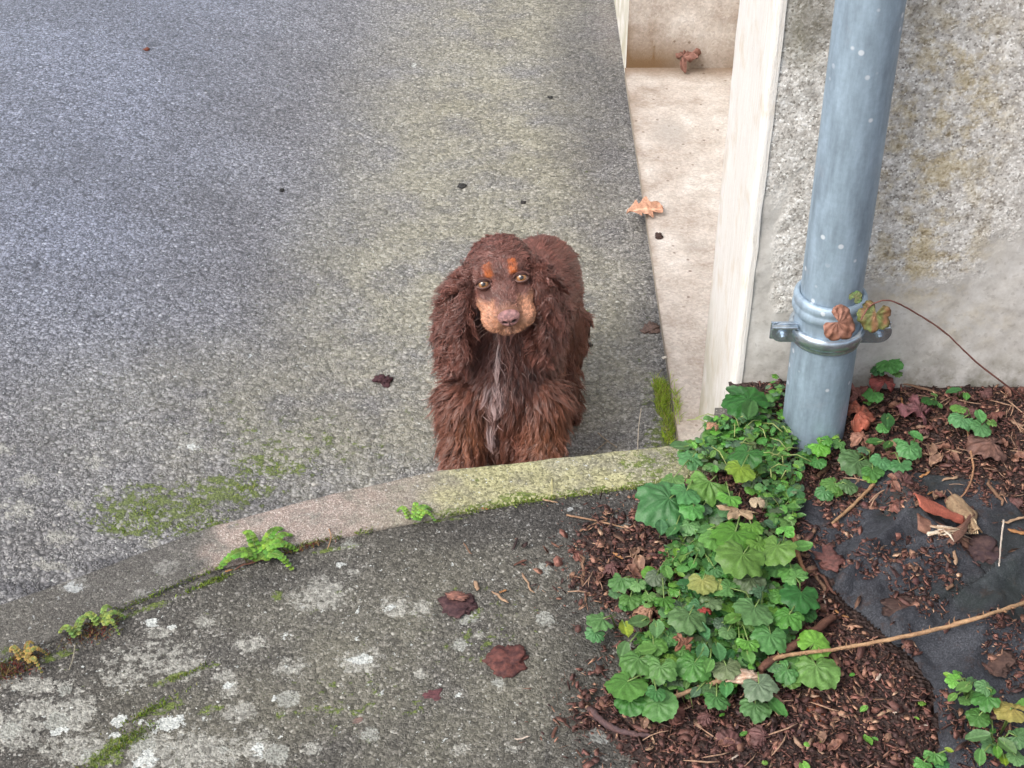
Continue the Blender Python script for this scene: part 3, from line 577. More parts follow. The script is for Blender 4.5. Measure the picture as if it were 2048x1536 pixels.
# (photo x, y, length px, angle deg, width ratio, colour key, label)
CK = dict(r=((.16, .075, .05), (.09, .04, .03)), p=((.40, .27, .17), (.24, .15, .10)), o=((.42, .21, .09), (.25, .12, .05)), d=((.05, .03, .03), (.03, .02, .02)), w=((.55, .47, .40), (.35, .28, .22)), b=((.24, .14, .09), (.14, .08, .05)))
SP = [(1168, 1140, 60, 95, .10, 'b', 'long brown splinter at the left edge of the mulch, upper of two in a line'), (1175, 1190, 40, 60, .13, 'b', 'shorter brown splinter just below the long one at the left edge of the mulch'),
      (1190, 1215, 40, 125, .10, 'r', 'reddish splinter pointing at the fan-shaped leaf'), (1236, 1112, 26, 150, .25, 'o', 'orange wood chip on the mulch left of the green weeds'),
      (1056, 1167, 44, 115, .10, 'p', 'pale thin splinter on the asphalt beside the mulch'), (953, 1172, 22, 110, .35, 'p', 'small pale pink chip on the asphalt above the dark bark lump'),
      (1000, 1195, 40, 140, .14, 'p', 'twisted pale chip on the asphalt between two splinters'), (1006, 1183, 16, 20, .35, 'o', 'tiny orange chip lying on the twisted pale chip'), (935, 1098, 28, 120, .08, 'b', 'thin curved splinter on the asphalt below the kerb'),
      (1030, 1088, 26, 70, .15, 'd', 'dark curled bark sliver on the asphalt below the kerb'), (1040, 1125, 30, 20, .22, 'r', 'flat dark red bark sliver at the left of the mulch'), (1100, 1003, 34, 175, .16, 'p', 'pale pink chip lying against the yellow kerb'),
      (970, 1018, 14, 170, .4, 'o', 'small orange chip beside the kerb'), (1045, 1477, 34, 8, .14, 'w', 'whitish chip at the bottom middle of the asphalt'), (1108, 1465, 22, 60, .3, 'r', 'small red chip near the crack in the asphalt'),
      (497, 1128, 60, 20, .10, 'r', 'reddish stick under the ferny weed on the kerb joint'), (458, 1142, 16, 15, .3, 'o', 'bright orange chip at the end of the reddish stick'),
      (1640, 1165, 44, 118, .16, 'b', 'brown splinter right of the big green leaves, upper left of a pair'), (1655, 1170, 44, 115, .14, 'r', 'dark splinter right of the big green leaves, lower right of a pair'), (1648, 1197, 22, 80, .08, 'w', 'thin white straw below the pair of splinters'),
      (1680, 1228, 34, 145, .16, 'o', 'orange splinter at the tip of the crumpled fabric'), (1275, 1430, 40, 50, .12, 'b', 'brown stick at the foot of the round green leaves'), (1470, 1515, 20, 30, .2, 'w', 'pale chip on the mulch at the bottom'),
      (1430, 1480, 46, 160, .13, 'b', 'curved tan chip on the mulch below the weeds'), (1300, 1498, 20, 20, .3, 'p', 'little pale chip beside the orange pebble'), (1600, 1455, 24, 60, .2, 'p', 'pale chip left of the greenish fabric'), (1770, 1425, 40, 15, .2, 'p', 'cluster-like pale wood chip in the lower mulch'), (1792, 1425, 14, 10, .35, 'w', 'small white chip touching the pale wood chip'),
      (1750, 1400, 44, 175, .1, 'b', 'straight tan splinter in the lower mulch'), (1847, 1452, 22, 10, .2, 'w', 'small grey-white chip on the edge of the greenish fabric'), (1757, 1355, 20, 45, .3, 'w', 'white chip on the mulch below the thorny stem'), (1715, 1345, 34, 110, .2, 'r', 'dark red chip on the mulch below the thorny stem'), (1712, 1382, 30, 110, .12, 'b', 'thin brown splinter below the dark red chip'),
      (1900, 958, 38, 8, .17, 'p', 'pale wood chip above the dark fabric, right one of two'), (1850, 950, 30, 20, .22, 'o', 'orange brown chip above the dark fabric, left one of two'), (1860, 987, 16, 30, .2, 'o', 'tiny orange chip lying on the dark fabric'), (1910, 1115, 30, 85, .2, 'p', 'upright pale chip below the big torn bark piece'), (1895, 1118, 18, 110, .25, 'b', 'brown chip below the big torn bark piece'),
      (1990, 985, 60, 105, .12, 'b', 'long brown splinter at the right above the fabric'), (2035, 1065, 40, 170, .25, 'o', 'orange wood piece at the right edge of the picture'), (2030, 1040, 60, 15, .12, 'p', 'pale knotted stick above the orange wood piece'), (1880, 895, 90, 160, .07, 'p', 'long pale straw stick right of the drainpipe weeds'), (1955, 893, 34, 10, .3, 'r', 'flat red-brown chip high on the right of the bed'),
      (1960, 893, 18, 0, .35, 'w', 'white chip lying on the flat red-brown chip'), (1830, 793, 18, 5, .35, 'w', 'small white chip by the wall'), (1805, 805, 40, 95, .1, 'o', 'orange splinter by the wall right of the pipe'), (1825, 807, 24, 60, .2, 'p', 'curled pale chip by the wall'), (1840, 775, 90, 160, .09, 'b', 'brown twig leaning at the wall foot'), (1760, 845, 100, 8, .05, 'b', 'thin straight twig crossing right of the pipe foot'), (1720, 880, 34, 120, .3, 'p', 'curled pink leaf scrap right of the pipe foot'), (1790, 890, 22, 110, .35, 'p', 'round pale scrap among the round green leaves'),
      (1700, 810, 50, 45, .07, 'p', 'short pale twig touching the pipe low on its right'), (1640, 950, 80, 38, .13, 'b', 'thick tan stick in front of the pipe foot'), (1900, 1175, 22, 30, .4, 'b', 'small round brown chip on the crumpled fabric'), (1850, 1178, 30, 75, .10, 'd', 'dark splinter on the crumpled fabric'), (1700, 1060, 22, 120, .14, 'd', 'dark splinter on the smooth dark fabric'), (1620, 1075, 50, 50, .16, 'b', 'forked tan stick right of the weeds')]
for i, (px, py, L, ang, wr, ck, lab) in enumerate(SP):
    g = surf(px, py); k = mpp(g); el = .69; a = math.radians(ang); dx = math.cos(a); dy = math.sin(a)/el
    Lm = L*k*math.hypot(dx, dy)*.95; c, c2 = CK[ck]; mb = splinter_mb(Lm, max(Lm*wr*.5, .0012), c, c2, .3, i)
    o = mb.build('wood_chip' if L < 50 else 'twig', M_wood); place(o, g+np.array([0, 0, .001]), math.atan2(dy, dx) if True else 0, 0, random.uniform(-.12, .12)); tag(o, lab, 'wood chip' if L < 50 else 'twig')

# many ordinary bark chips, single copies of six shapes
protos = []
for k in range(6):
    V, F, C = flakes(np.zeros((1, 3)), np.array([.0085]), np.array([.22+.05*k]), np.zeros(1), np.zeros(1), np.zeros(1), np.array([(.10, .052, .042), (.17, .095, .065), (.075, .038, .036), (.30, .19, .13), (.13, .06, .05), (.055, .032, .03)])[k:k+1], .35)
    protos.append((V, F, C))
kinds = ['reddish brown', 'light brown', 'dark purple-brown', 'pale tan', 'rusty brown', 'blackish']; firsts = [None]*6; cnt = 0; rr = random.Random(11)
while cnt < 240:
    px, py = rr.uniform(1150, 2048), rr.uniform(770, 1536); g = surf(px, py, .006)
    if g[0] < bedX(g[1])+.01 or g[0] > 1.3 or g[1] > 1.96 or (g[1] > kiY(g[0]) and g[0] < .42): continue
    inf = inpoly(np.array([g[0]]), np.array([g[1]]), [p[:2] for p in fabpoly])[0]
    if inf and rr.random() < .75: continue
    k = rr.choice([0, 0, 0, 1, 1, 2, 2, 3, 4, 4, 5])
    if firsts[k] is None: firsts[k] = mesh('bark_chip', protos[k][0], protos[k][1], M_chip, col=protos[k][2], smooth_=False); o = firsts[k]
    else: o = firsts[k].copy(); COL.objects.link(o)
    place(o, g, rr.uniform(0, 6.3), rr.uniform(-.5, .5), rr.uniform(-.4, .4), rr.uniform(.7, 2.1))
    tag(o, kinds[k]+' bark chip, one of many loose on the mulch', 'bark chip', kinds[k]+' bark chips on the bed'); cnt += 1

# straws, one shape copied
f_s = None
for k in range(70):
    if k < 40: px, py = rr.uniform(1705, 2048), rr.uniform(770, 1010)
    elif k < 56: px, py = rr.uniform(1150, 1330), rr.uniform(1085, 1240)
    else: px, py = rr.uniform(1300, 1700), rr.uniform(1400, 1530)
    g = surf(px, py, .007)
    if g[1] > 1.955 or g[0] < bedX(g[1])-.02: continue
    if f_s is None:
        mb = MB(); mb.tube([(-.018, 0, 0), (-.006, .0015, .001), (.006, .0005, .0015), (.018, -.002, 0)], [.0006, .0009, .0010, .0005], 5, (.24, .13, .085), C2=(.38, .25, .17)); o = f_s = mb.build('straw', M_wood)
    else: o = f_s.copy(); COL.objects.link(o)
    place(o, g, rr.uniform(0, 6.3), rr.uniform(-.15, .15), rr.uniform(-.25, .25), rr.uniform(.5, 1.35)); tag(o, 'thin brown straw, one of many strewn over the mulch', 'straw', 'brown straws on the mulch')
# bark lumps and pebble
def lump(px, py, wpx, hpx, c, c2, label, name='bark_piece', cat='bark', surfz=None, seed=1, rag=.5, hgt=.5):
    g = surf(px, py, 0) if surfz is None else surfz; k = mpp(g); r = random.Random(seed); bm = bmesh.new(); bmesh.ops.create_icosphere(bm, subdivisions=4, radius=1)
    V = np.array([v.co[:] for v in bm.verts]); F = [[v.index for v in f.verts] for f in bm.faces]; bm.free()
    rad = 1+rag*(fbm(V[:, 0]*1.7+seed*9, V[:, 1]*1.7+V[:, 2]*1.3, seed)-.5)*2+(.5*(fbm(V[:, 0]*5+seed, V[:, 1]*5+V[:, 2]*3, seed+4)-.5)+.45*(fbm(V[:, 0]*14+seed, V[:, 1]*11+V[:, 2]*9, seed+6, 3)-.5))*min(1, rag*2)
    V = V*rad[:, None]*[wpx*k/2, hpx*k/2/.69, min(wpx, hpx)*k/2*hgt]; V[:, 2] = np.maximum(V[:, 2], -.002); f = fbm(V[:, 0]*160+5, V[:, 1]*600, seed)[:, None]; f = smooth((f-.3)/.4)
    o = mesh(name, V+g, F, M_wood, col=np.array(c)*(1-f)+np.array(c2)*f, origin=g); return tag(o, label, cat)
lump(917, 1212, 80, 44, (.045, .022, .026), (.10, .05, .05), 'dark purple lump of bark in the middle of the old asphalt', seed=3)
lump(912, 1190, 46, 16, (.26, .12, .09), (.12, .06, .05), 'ragged reddish flake lying on the dark purple bark lump', seed=13, surfz=G(912, 1192, .011))
lump(1015, 1320, 82, 54, (.15, .055, .045), (.06, .025, .025), 'reddish crumpled lump of bark on the asphalt left of the weeds', seed=5)
lump(866, 1390, 44, 22, (.13, .05, .055), (.08, .035, .04), 'small flat dark red bark flake on the asphalt', seed=7, hgt=.2)
lump(715, 1442, 30, 16, (.20, .13, .11), (.12, .09, .08), 'faint pinkish flake on the asphalt at the bottom', seed=8, hgt=.15)
lump(1190, 1470, 80, 30, (.12, .058, .045), (.07, .035, .032), 'flat brown slab of bark by the orange pebble', seed=9, hgt=.2)
lump(1222, 1490, 28, 22, (.50, .30, .13), (.40, .22, .09), 'orange pebble at the lower edge of the mulch', 'pebble', 'pebble', seed=10, rag=.25, hgt=.8)
lump(1265, 1520, 150, 22, (.12, .06, .045), (.06, .032, .03), 'long strip of bark beside the orange pebble', seed=11, hgt=.3)
lump(1195, 1325, 20, 18, (.05, .05, .05), (.08, .08, .08), 'dark grit lump left of the weeds', 'pebble', 'pebble', seed=12, rag=.3)
lump(1660, 1118, 60, 44, (.20, .085, .075), (.10, .05, .045), 'curled dark red leaf heap between weeds and dark fabric', 'leaf_heap', 'dry leaf', seed=14, rag=.7)
lump(1630, 1415, 34, 50, (.24, .07, .03), (.08, .03, .02), 'rusty red rotten leaf on the mulch below the weeds', 'dead_leaf', 'dry leaf', seed=15, hgt=.4)
lump(1820, 1215, 120, 40, (.04, .022, .02), (.09, .055, .045), 'pile of dark mulch crumbs on the crumpled fabric', 'mulch_pile', 'mulch', seed=17, hgt=.15)
lump(1955, 1105, 110, 60, (.05, .03, .035), (.10, .06, .055), 'purplish dark bark slab below the torn bark piece', seed=18, hgt=.35)
lump(1990, 1320, 90, 50, (.06, .035, .03), (.12, .07, .055), 'brown mulch clod on the greenish fabric', 'mulch_pile', 'mulch', seed=19, hgt=.15)
for k, (px, py, c) in enumerate([(1318, 472, (.05, .03, .025)), (924, 373, (.03, .03, .03)), (1100, 195, (.03, .03, .03)), (1046, 405, (.03, .028, .028)), (1180, 690, (.03, .03, .025)), (563, 381, (.02, .02, .02)), (293, 99, (.16, .05, .03))]):
    z = -.288 if px > 1250 else drive_plane(px, py)
    lump(px, py, 17 if k < 2 else 12, 14 if k < 2 else 9, c, c, ['dark crumb on the stained doorstep below the oak leaf', 'small black crumb on the driveway above the dog', 'tiny black crumb on the driveway near the doorstep corner', 'black crumb directly above the back of the dog', 'black crumb on the driveway right of the dog', 'tiny black crumb on the driveway left of the dog', 'tiny red-brown scrap on the bluish upper left of the driveway'][k], 'crumb', 'grit', G(px, py, z), seed=30+k, hgt=.6)
lump(767, 758, 32, 24, (.035, .012, .018), (.07, .03, .035), 'dark purple crumpled leaf on the driveway left of the dog', 'crumpled_leaf', 'dry leaf', GD(767, 760), seed=44, rag=.9, hgt=.8)
lump(1308, 655, 30, 26, (.15, .10, .085), (.09, .06, .05), 'small heap of brown leaf crumbs at the foot of the doorstep', 'leaf_heap', 'dry leaf', GD(1300, 655), seed=45, rag=.9, hgt=.3)
lump(1264, 128, 14, 10, (.7, .66, .6), (.5, .45, .4), 'white stone in the stained corner of the doorstep', 'pebble', 'pebble', G(1264, 128, -.288), seed=46, rag=.3)
# big torn bark piece: a bundle of curved shells and fibres
tb = empty('torn_bark', surf(1890, 1050), 'big torn reddish bark piece with pale frayed fibres on the fabric', 'bark'); g0 = np.array(tb.location)
def shell(px0, py0, px1, py1, wpx, c, c2, h, arch, seed):
    a = surf(px0, py0, h); b = surf(px1, py1, h); t = b-a; L = np.linalg.norm(t); t /= L; s_ = np.cross(t, [0, 0, 1.]); s_ /= np.linalg.norm(s_); wd = wpx*mpp(a)/2; n, m = 22, 12; V = []; C = []
    for i in range(n):
        u = i/(n-1); wv = wd*(.55+.45*math.sin(PI*min(1, u*1.3+.1)))
        for j in range(m):
            v = j/(m-1)*2-1; q = a+t*L*u+s_*v*wv*(1+.15*math.sin(9*u+seed)); q = q+np.array([0, 0, arch*(1-v*v)*wd+.004*float(vnoise(u*9, v*3, seed))]); V.append(q); f = float(vnoise(u*2, v*11+3, seed)); C.append(np.array(c)*(1-f)+np.array(c2)*f)
    F = [(i*m+j, i*m+j+1, (i+1)*m+j+1, (i+1)*m+j) for i in range(n-1) for j in range(m-1)]
    o = mesh('bark_shell', V, F, M_wood, tb, col=C); md = o.modifiers.new('s', 'SOLIDIFY'); md.thickness = .002; return o
shell(1832, 1003, 1925, 1045, 50, (.42, .13, .085), (.30, .08, .055), .012, .5, 1)
shell(1834, 1045, 1935, 1092, 58, (.30, .16, .11), (.16, .08, .06), .004, .4, 2)
shell(1905, 1000, 1952, 1070, 56, (.36, .26, .16), (.20, .12, .07), .006, .5, 3)
shell(1900, 1090, 1945, 1030, 22, (.24, .12, .09), (.13, .07, .05), .010, .5, 4)
mb = MB()
for k in range(16):
    a = surf(1870+random.uniform(-20, 20), 1062+random.uniform(-12, 12), .014); b = surf(1930+random.uniform(-25, 18), 1080+random.uniform(-30, 20), .012+random.uniform(0, .01)); m_ = (a+b)/2+np.array([0, 0, .004]); mb.tube([a, m_, b], [.0012, .0018, .0006], 5, random.choice([(.45, .34, .24), (.28, .17, .11), (.6, .52, .42)]))
for k in range(5):
    a = surf(1918+5*k, 1010+4*k, .016); b = surf(1940+4*k, 1068, .012); mb.tube([a, (a+b)/2+np.array([.002, 0, .003]), b], [.001, .0022, .0008], 5, (.50, .38, .24))
mb.build('fibres', M_wood, tb)

# ------------------------------------------------------------------ stems and twigs
def stem(pts, r0, r1, label, name='twig', cat='twig', c=(.30, .19, .11), c2=(.20, .12, .07), thorns=0, mat=None, seed=0):
    rd = random.Random(seed); pts = [np.asarray(p, float) for p in pts]; Q = []
    for i in range(len(pts)-1):
        p0 = pts[max(i-1, 0)]; p1 = pts[i]; p2 = pts[i+1]; p3 = pts[min(i+2, len(pts)-1)]
        for k in range(8):
            t = k/8; Q.append(.5*((2*p1)+(-p0+p2)*t+(2*p0-5*p1+4*p2-p3)*t*t+(-p0+3*p1-3*p2+p3)*t**3)+np.array([rd.uniform(-1, 1), rd.uniform(-1, 1), rd.uniform(-.4, .4)])*r0*.22)
    Q.append(pts[-1]); n = len(Q); rad = [(r0+(r1-r0)*i/(n-1))*(1+.25*(rd.random()-.5)) for i in range(n)]; mb = MB(); mb.tube(Q, rad, 8, c, bump=.25, C2=c2)
    for k in range(thorns):
        i = rd.randrange(2, n-2); t = Q[i+1]-Q[i]; t /= np.linalg.norm(t); s_ = np.cross(t, [rd.uniform(-.3, .3), rd.uniform(-.3, .3), 1]); s_ /= np.linalg.norm(s_); s_ *= rd.choice((-1, 1)); u = s_+np.array([0, 0, rd.uniform(-.2, .6)])
        mb.tube([Q[i], Q[i]+u*rad[i]*1.6, Q[i]+u*rad[i]*2.6-t*rad[i]*.7], [rad[i]*.55, rad[i]*.3, rad[i]*.05], 5, c2)
    g = Q[0]; o = mb.build(name, mat or M_wood, origin=g); return tag(o, label, cat)
S = lambda px, py, h=.006: surf(px, py, h)
stem([S(2075, 1196, .03), S(1980, 1228, .03), S(1900, 1252, .028), S(1790, 1277, .03), S(1680, 1297, .035), S(1575, 1310, .035), S(1530, 1326, .03)], .0030, .0026, 'long thorny tan stem crossing the fabric to the green weeds', 'thorny_stem', 'stem', (.42, .27, .15), (.28, .16, .09), 26, seed=2)
stem([S(1490, 1352, .03), S(1440, 1362, .028), S(1400, 1375, .026), S(1335, 1398, .02)], .0036, .0030, 'broken pale end of the thorny stem among the weeds', 'thorny_stem', 'stem', (.38, .25, .15), (.25, .15, .09), 5, seed=3)
stem([S(1668, 1232, .012), S(1620, 1268, .022), S(1568, 1304, .030), S(1520, 1338, .03)], .0058, .0052, 'thick dark red-brown stick under the thorny stem', 'stick', 'stick', (.16, .075, .05), (.09, .04, .03), 1, seed=4)
lump(1487, 1348, 60, 26, (.58, .46, .36), (.36, .22, .15), 'pale peeled wood knot where stick and thorny stem meet', 'wood_knot', 'wood', S(1487, 1352, .034), seed=20, rag=.5, hgt=.8)
stem([S(1520, 1345, .02), S(1540, 1362, .008)], .0040, .003, 'short snapped brown stub below the wood knot', 'stick', 'stick', (.2, .1, .06), (.1, .05, .03), seed=5)
stem([S(1583, 1060, .02), S(1592, 1090, .022), S(1598, 1115, .02), S(1612, 1150, .012)], .0040, .0030, 'thick orange brown stick along the right of the big leaves', 'stick', 'stick', (.34, .17, .09), (.2, .09, .05), seed=6)
stem([S(1748, 968), S(1712, 1005, .010), S(1664, 1047)], .0030, .0022, 'tan stick lying across the smooth dark fabric', 'stick', 'stick', (.40, .25, .14), (.26, .15, .08), 2, seed=7)
stem([S(1934, 855), S(1942, 905), S(1946, 945, .01), S(1930, 985, .012), S(1895, 1012)], .0020, .0012, 'thin curved stem from the soil down to the torn bark', 'twig', 'twig', (.40, .22, .12), (.28, .15, .09), seed=8)
stem([S(2007, 1040, .02), S(2002, 1085, .02), S(1998, 1132, .012)], .0016, .0010, 'thin white straw standing out at the right edge', 'straw', 'straw', (.68, .60, .52), (.5, .42, .35), seed=9)
stem([S(1133, 1030), S(1195, 1042, .008), S(1252, 1056)], .0017, .0012, 'straight tan twig on dark wet asphalt under the kerb', 'twig', 'twig', (.34, .20, .12), (.22, .13, .08), seed=10)
stem([S(1160, 1062), S(1195, 1045, .008), S(1215, 1040)], .0014, .0010, 'short side twig crossing the straight tan twig', 'twig', 'twig', (.34, .20, .12), (.22, .13, .08), seed=11)
stem([S(1180, 1418), S(1215, 1450, .008), S(1265, 1468, .006), S(1300, 1470)], .0052, .0030, 'long dark curved leaf strip at the lower left of the bed', 'leaf_strip', 'dry leaf', (.075, .05, .055), (.11, .06, .055), seed=12)
D = lambda px, py, h=.003: GD(px, py)+np.array([0, 0, h])
stem([D(1196, 868), D(1212, 882), D(1234, 897)], .0014, .0010, 'upper pale straw on the driveway behind the kerb', 'straw', 'straw', (.42, .34, .26), (.3, .24, .18), seed=13)
stem([D(1216, 884, .004), D(1200, 896), D(1184, 910)], .0012, .0008, 'lower pale straw meeting another behind the kerb', 'straw', 'straw', (.34, .27, .2), (.24, .2, .15), seed=14)
stem([D(1280, 848, .04), D(1276, 872, .02), D(1275, 908, .0)], .0011, .0009, 'upright whitish straw behind the right end of the kerb', 'straw', 'straw', (.6, .54, .46), (.45, .4, .33), seed=15)
stem([G(1104, 957, .008), G(1104, 990, .012)], .0009, .0006, 'short blond straw lying across the yellow kerb', 'straw', 'straw', (.5, .46, .22), (.4, .36, .18), seed=16)
stem([G(658, 1058, .008), G(662, 1075, .02), G(655, 1098, .01)], .0009, .0006, 'dry orange grass stalk in the kerb joint', 'straw', 'straw', (.45, .26, .15), (.3, .18, .1), seed=17)
stem([G(150, 1290, .01), G(146, 1315, .008), G(138, 1340, .004)], .0009, .0005, 'thin pale root hanging from the reddish weed', 'root', 'root', (.35, .32, .24), (.25, .22, .16), seed=18)
chipo = MB().box((-.008, -.0028, -.0012), (.008, .0028, .0012), (.62, .58, .52)); o = chipo.build('price_stick', M_wood); o.name = 'white_chip'; place(o, D(1328, 738, .03), .75, .2, .3); tag(o, 'white chip standing on the bright moss tuft by the doorstep', 'chip')
# bramble arching over the wall face with two leaves on the pipe
def PW(px, py, Y): return P(px, py, Y)
br = stem([surf(2050, 800, .0), PW(2012, 770, 1.90), PW(1950, 722, 1.885), PW(1890, 665, 1.87), PW(1830, 625, 1.85), PW(1778, 601, 1.82), PW(1740, 612, 1.81), PW(1722, 640, 1.79)], .0016, .0010, 'thin red bramble stem arching past the wall onto the drainpipe', 'bramble', 'bramble', (.22, .08, .07), (.15, .07, .05), 7, seed=20)
# ------------------------------------------------------------------ leaves
def leaf_local(kind, n=49, m=8, seed=0):
    """blade in local space: stalk joint at origin, blade along +y, about 1 long; returns verts, faces, per-vertex (vein factor, rim factor)"""
    r = random.Random(seed); V = []; info = []
    V = []; info = []
    if kind in ('lobed', 'fan', 'round', 'maple', 'oak', 'small', 'trident'):
        span_ = dict(lobed=2.75, fan=2.2, round=2.9, maple=2.45, oak=0, small=2.6, trident=2.5)[kind]
    nl = 0 if kind == 'oval' else dict(lobed=5, fan=7, round=5, maple=5, small=3, oak=0, trident=3)[kind]
    if kind == 'oval':
        N = 19; M = 9
        for i in range(N):
            u = i/(N-1); half = .30*math.sin(PI*min(1, u*.93+.035))**.75*(1+.04*math.cos(u*40+seed))+.004
            for j in range(M):
                v = j/(M-1)*2-1; V.append((v*half+.03*math.sin(u*3+seed), u-.38, .09*abs(v)**1.3-.13*(u-.5)**2+.015*math.sin(u*17+abs(v)*4+seed)*abs(v))); info.append((max(0, 1-abs(v)*7)*.6+.18*max(0, math.sin(u*26-abs(v)*6)-.8), abs(v)))
        F = [(i*M+j, i*M+j+1, (i+1)*M+j+1, (i+1)*M+j) for i in range(N-1) for j in range(M-1)]; return np.array(V), F, np.array(info)
    if kind == 'oak':
        N = 41
        for i in range(N):
            u = i/(N-1); half = .30*math.sin(PI*min(1, u*.95+.03))**.8*(1+.42*math.cos(u*PI*7)) + .01
            for j in range(9):
                v = j/4-1; V.append((v*half, u+.05*abs(v)*math.cos(u*PI*7), .10*(1-v*v)*0+.07*abs(v)**2+.05*math.sin(u*5+v))); info.append((1-min(1, abs(v)*8), abs(v)))
        F = [(i*9+j, i*9+j+1, (i+1)*9+j+1, (i+1)*9+j) for i in range(N-1) for j in range(8)]; return np.array(V), F, np.array(info)
    for i in range(n):
        th = -span_+2*span_*i/(n-1); q = (th/span_)
        ph = q*nl/2*2*PI*.5*2/2
        lobe = abs(math.cos(q*nl*PI/2+(PI/2 if nl % 2 == 0 else 0)))  # peaks at lobe centres
        pk = abs(math.cos(q*nl*PI/2)) if nl % 2 else abs(math.sin(q*nl*PI/2))
        depth_ = dict(lobed=.20, fan=.2, round=.05, maple=.55, small=.2, trident=.36)[kind]; pkr = 1-(1-pk)**2.2 if kind not in ('maple', 'trident') else pk**1.15
        R = (1-depth_)+depth_*pkr; R *= (.62+.38*math.cos(th*.5)) if kind != 'round' else (.8+.2*math.cos(th*.5))
        if kind in ('lobed', 'round', 'fan'): R *= 1+.030*math.cos(th*19+seed)+.02*math.sin(th*7+seed*2)
        if kind == 'maple': R *= 1+.05*math.cos(th*17)
        R *= .62*(1+r.uniform(-.02, .02))
        for j in range(m+1):
            f = j/m; rr_ = R*f; fold = (pk-.5)*(.008 if kind == 'round' else .022)*f*(1-.3*f)*(4.0 if kind == 'fan' else 2.5 if kind == 'maple' else 1)
            z = fold - .15*(rr_/.6)**2*(1 if kind != 'maple' else .2)+.05*math.sin(th*3+seed*1.7)*f*f+.028*math.sin(th*11+f*6+seed)*f+.018*math.sin(th*6-f*11+seed*3)*f
            V.append((rr_*math.sin(th), rr_*math.cos(th)+.0, z)); info.append((max(0, 1-abs(pk-1)*16)*(1-f*.7)*.55, f))
    F = [(i*(m+1)+j, (i+1)*(m+1)+j, (i+1)*(m+1)+j+1, i*(m+1)+j+1) for i in range(n-1) for j in range(m)]
    return np.array(V), F, np.array(info)
def _crinkle(T, s):
    V, F, info = T; V = V.copy(); r = np.hypot(V[:, 0], V[:, 1]); V[:, 2] += (.10*(fbm(V[:, 0]*3.1+s*3.7+9, V[:, 1]*3.1+s, 8, 2)-.5)+.06*(fbm(V[:, 0]*9+s+5, V[:, 1]*9+3, 9, 2)-.5))*np.minimum(1, r*3); return V, F, info
_LC = {}
def get_leaf(kind, seed, lod):
    key = (kind, seed % 5, lod)
    if key not in _LC: _LC[key] = _crinkle(leaf_local(kind, *( (57, 8) if lod else (21, 3)), seed=seed % 5), seed % 5)
    return _LC[key]
GREEN = dict(n=(.092, .245, .055), b=(.088, .225, .075), d=(.035, .125, .028), y=(.22, .38, .035), l=(.115, .30, .045), t=(.34, .24, .14), br=(.28, .12, .07), o=(.36, .38, .10), g=(.095, .165, .085))
def add_leaf(mb, c, size, yaw, kind='lobed', hue='n', tilt=.25, roll=0, seed=0, curl=1, lod=True, spin=0):
    V, F, info = get_leaf(kind, seed, lod); V = V.copy(); V[:, 2] *= curl; ctr = .12 if kind != 'oak' else .5; V[:, 1] -= ctr
    if spin: cx, sx = math.cos(spin), math.sin(spin); x = V[:, 0]*cx-V[:, 1]*sx; y = V[:, 0]*sx+V[:, 1]*cx; V[:, 0], V[:, 1] = x, y
    V = V*size; cx, sx = math.cos(tilt), math.sin(tilt); y = V[:, 1]*cx-V[:, 2]*sx; z = V[:, 1]*sx+V[:, 2]*cx; V[:, 1], V[:, 2] = y, z
    cx, sx = math.cos(roll), math.sin(roll); x = V[:, 0]*cx+V[:, 2]*sx; z = -V[:, 0]*sx+V[:, 2]*cx; V[:, 0], V[:, 2] = x, z
    cx, sx = math.cos(yaw), math.sin(yaw); x = V[:, 0]*cx-V[:, 1]*sx; y = V[:, 0]*sx+V[:, 1]*cx; V[:, 0], V[:, 1] = x, y
    base = np.array(GREEN[hue]) if isinstance(hue, str) else np.array(hue); base = base*random.uniform(.75, 1.3)*np.array([random.uniform(.8, 1.35), 1, random.uniform(.8, 1.2)])
    vein = info[:, :1]; rim = info[:, 1:]; col = base*(1-.25*(1-rim))*(1-vein)+ (base*1.7+.015)*vein
    if hue in ('y', 'o'): col = col*(1-.35*rim)+np.array((.05, .13, .03))*.35*rim
    mb.add(V+c, F, col); j = np.array([math.sin(yaw)*ctr*size*cx, 0, 0]); return c-np.array([-math.sin(yaw), math.cos(yaw), 0])*ctr*size
def plant(root, leaves, label, group=None, name='weed_plant', cat='weed', h0=.03, stemc=(.16, .24, .07), lod=True, sr=.0011):
    """root photo px; leaves: (px,py,size px,kind,hue[,height]); each a real leaf at its own height on its own stalk"""
    g = surf(root[0], root[1], 0); e = empty(name, g, label, cat, group); ml, ms = MB(), MB()
    for i, L in enumerate(leaves):
        px, py, s_, kind, hue = L[:5]
        if kind == R_ and s_ < 52 and random.random() < .62: kind = 'oval'; s_ *= 1.12
        h = L[5] if len(L) > 5 else h0*random.uniform(.6, 1.3)
        s_ *= .86 if s_ > 85 else (.95 if s_ > 45 else 1)
        c = surf(px, py, h); k = mpp(c); dx, dy = c[0]-g[0], c[1]-g[1]; yaw = math.atan2(dy, dx)-PI/2+random.uniform(-.5, .5)
        if math.hypot(dx, dy) < .008: yaw = random.uniform(0, 6.3)
        j = add_leaf(ml, c, s_*k*1.05, yaw, kind, hue, random.uniform(-.05, .30)-.12, random.uniform(-.25, .25), i+int(px), random.uniform(.7, 1.3), lod)
        m_ = (g+j)/2+np.array([0, 0, .45*h]); ms.tube([g, m_, j+np.array([0, 0, -.0006])], [sr*1.2, sr, sr*.8], 6, stemc, C2=tuple(1.4*x for x in stemc))
    ml.build('foliage', M_leaf, e); ms.build('stem', M_leaf, e); return e
L_, R_, F_, S_ = 'lobed', 'round', 'fan', 'small'
random.seed(3)
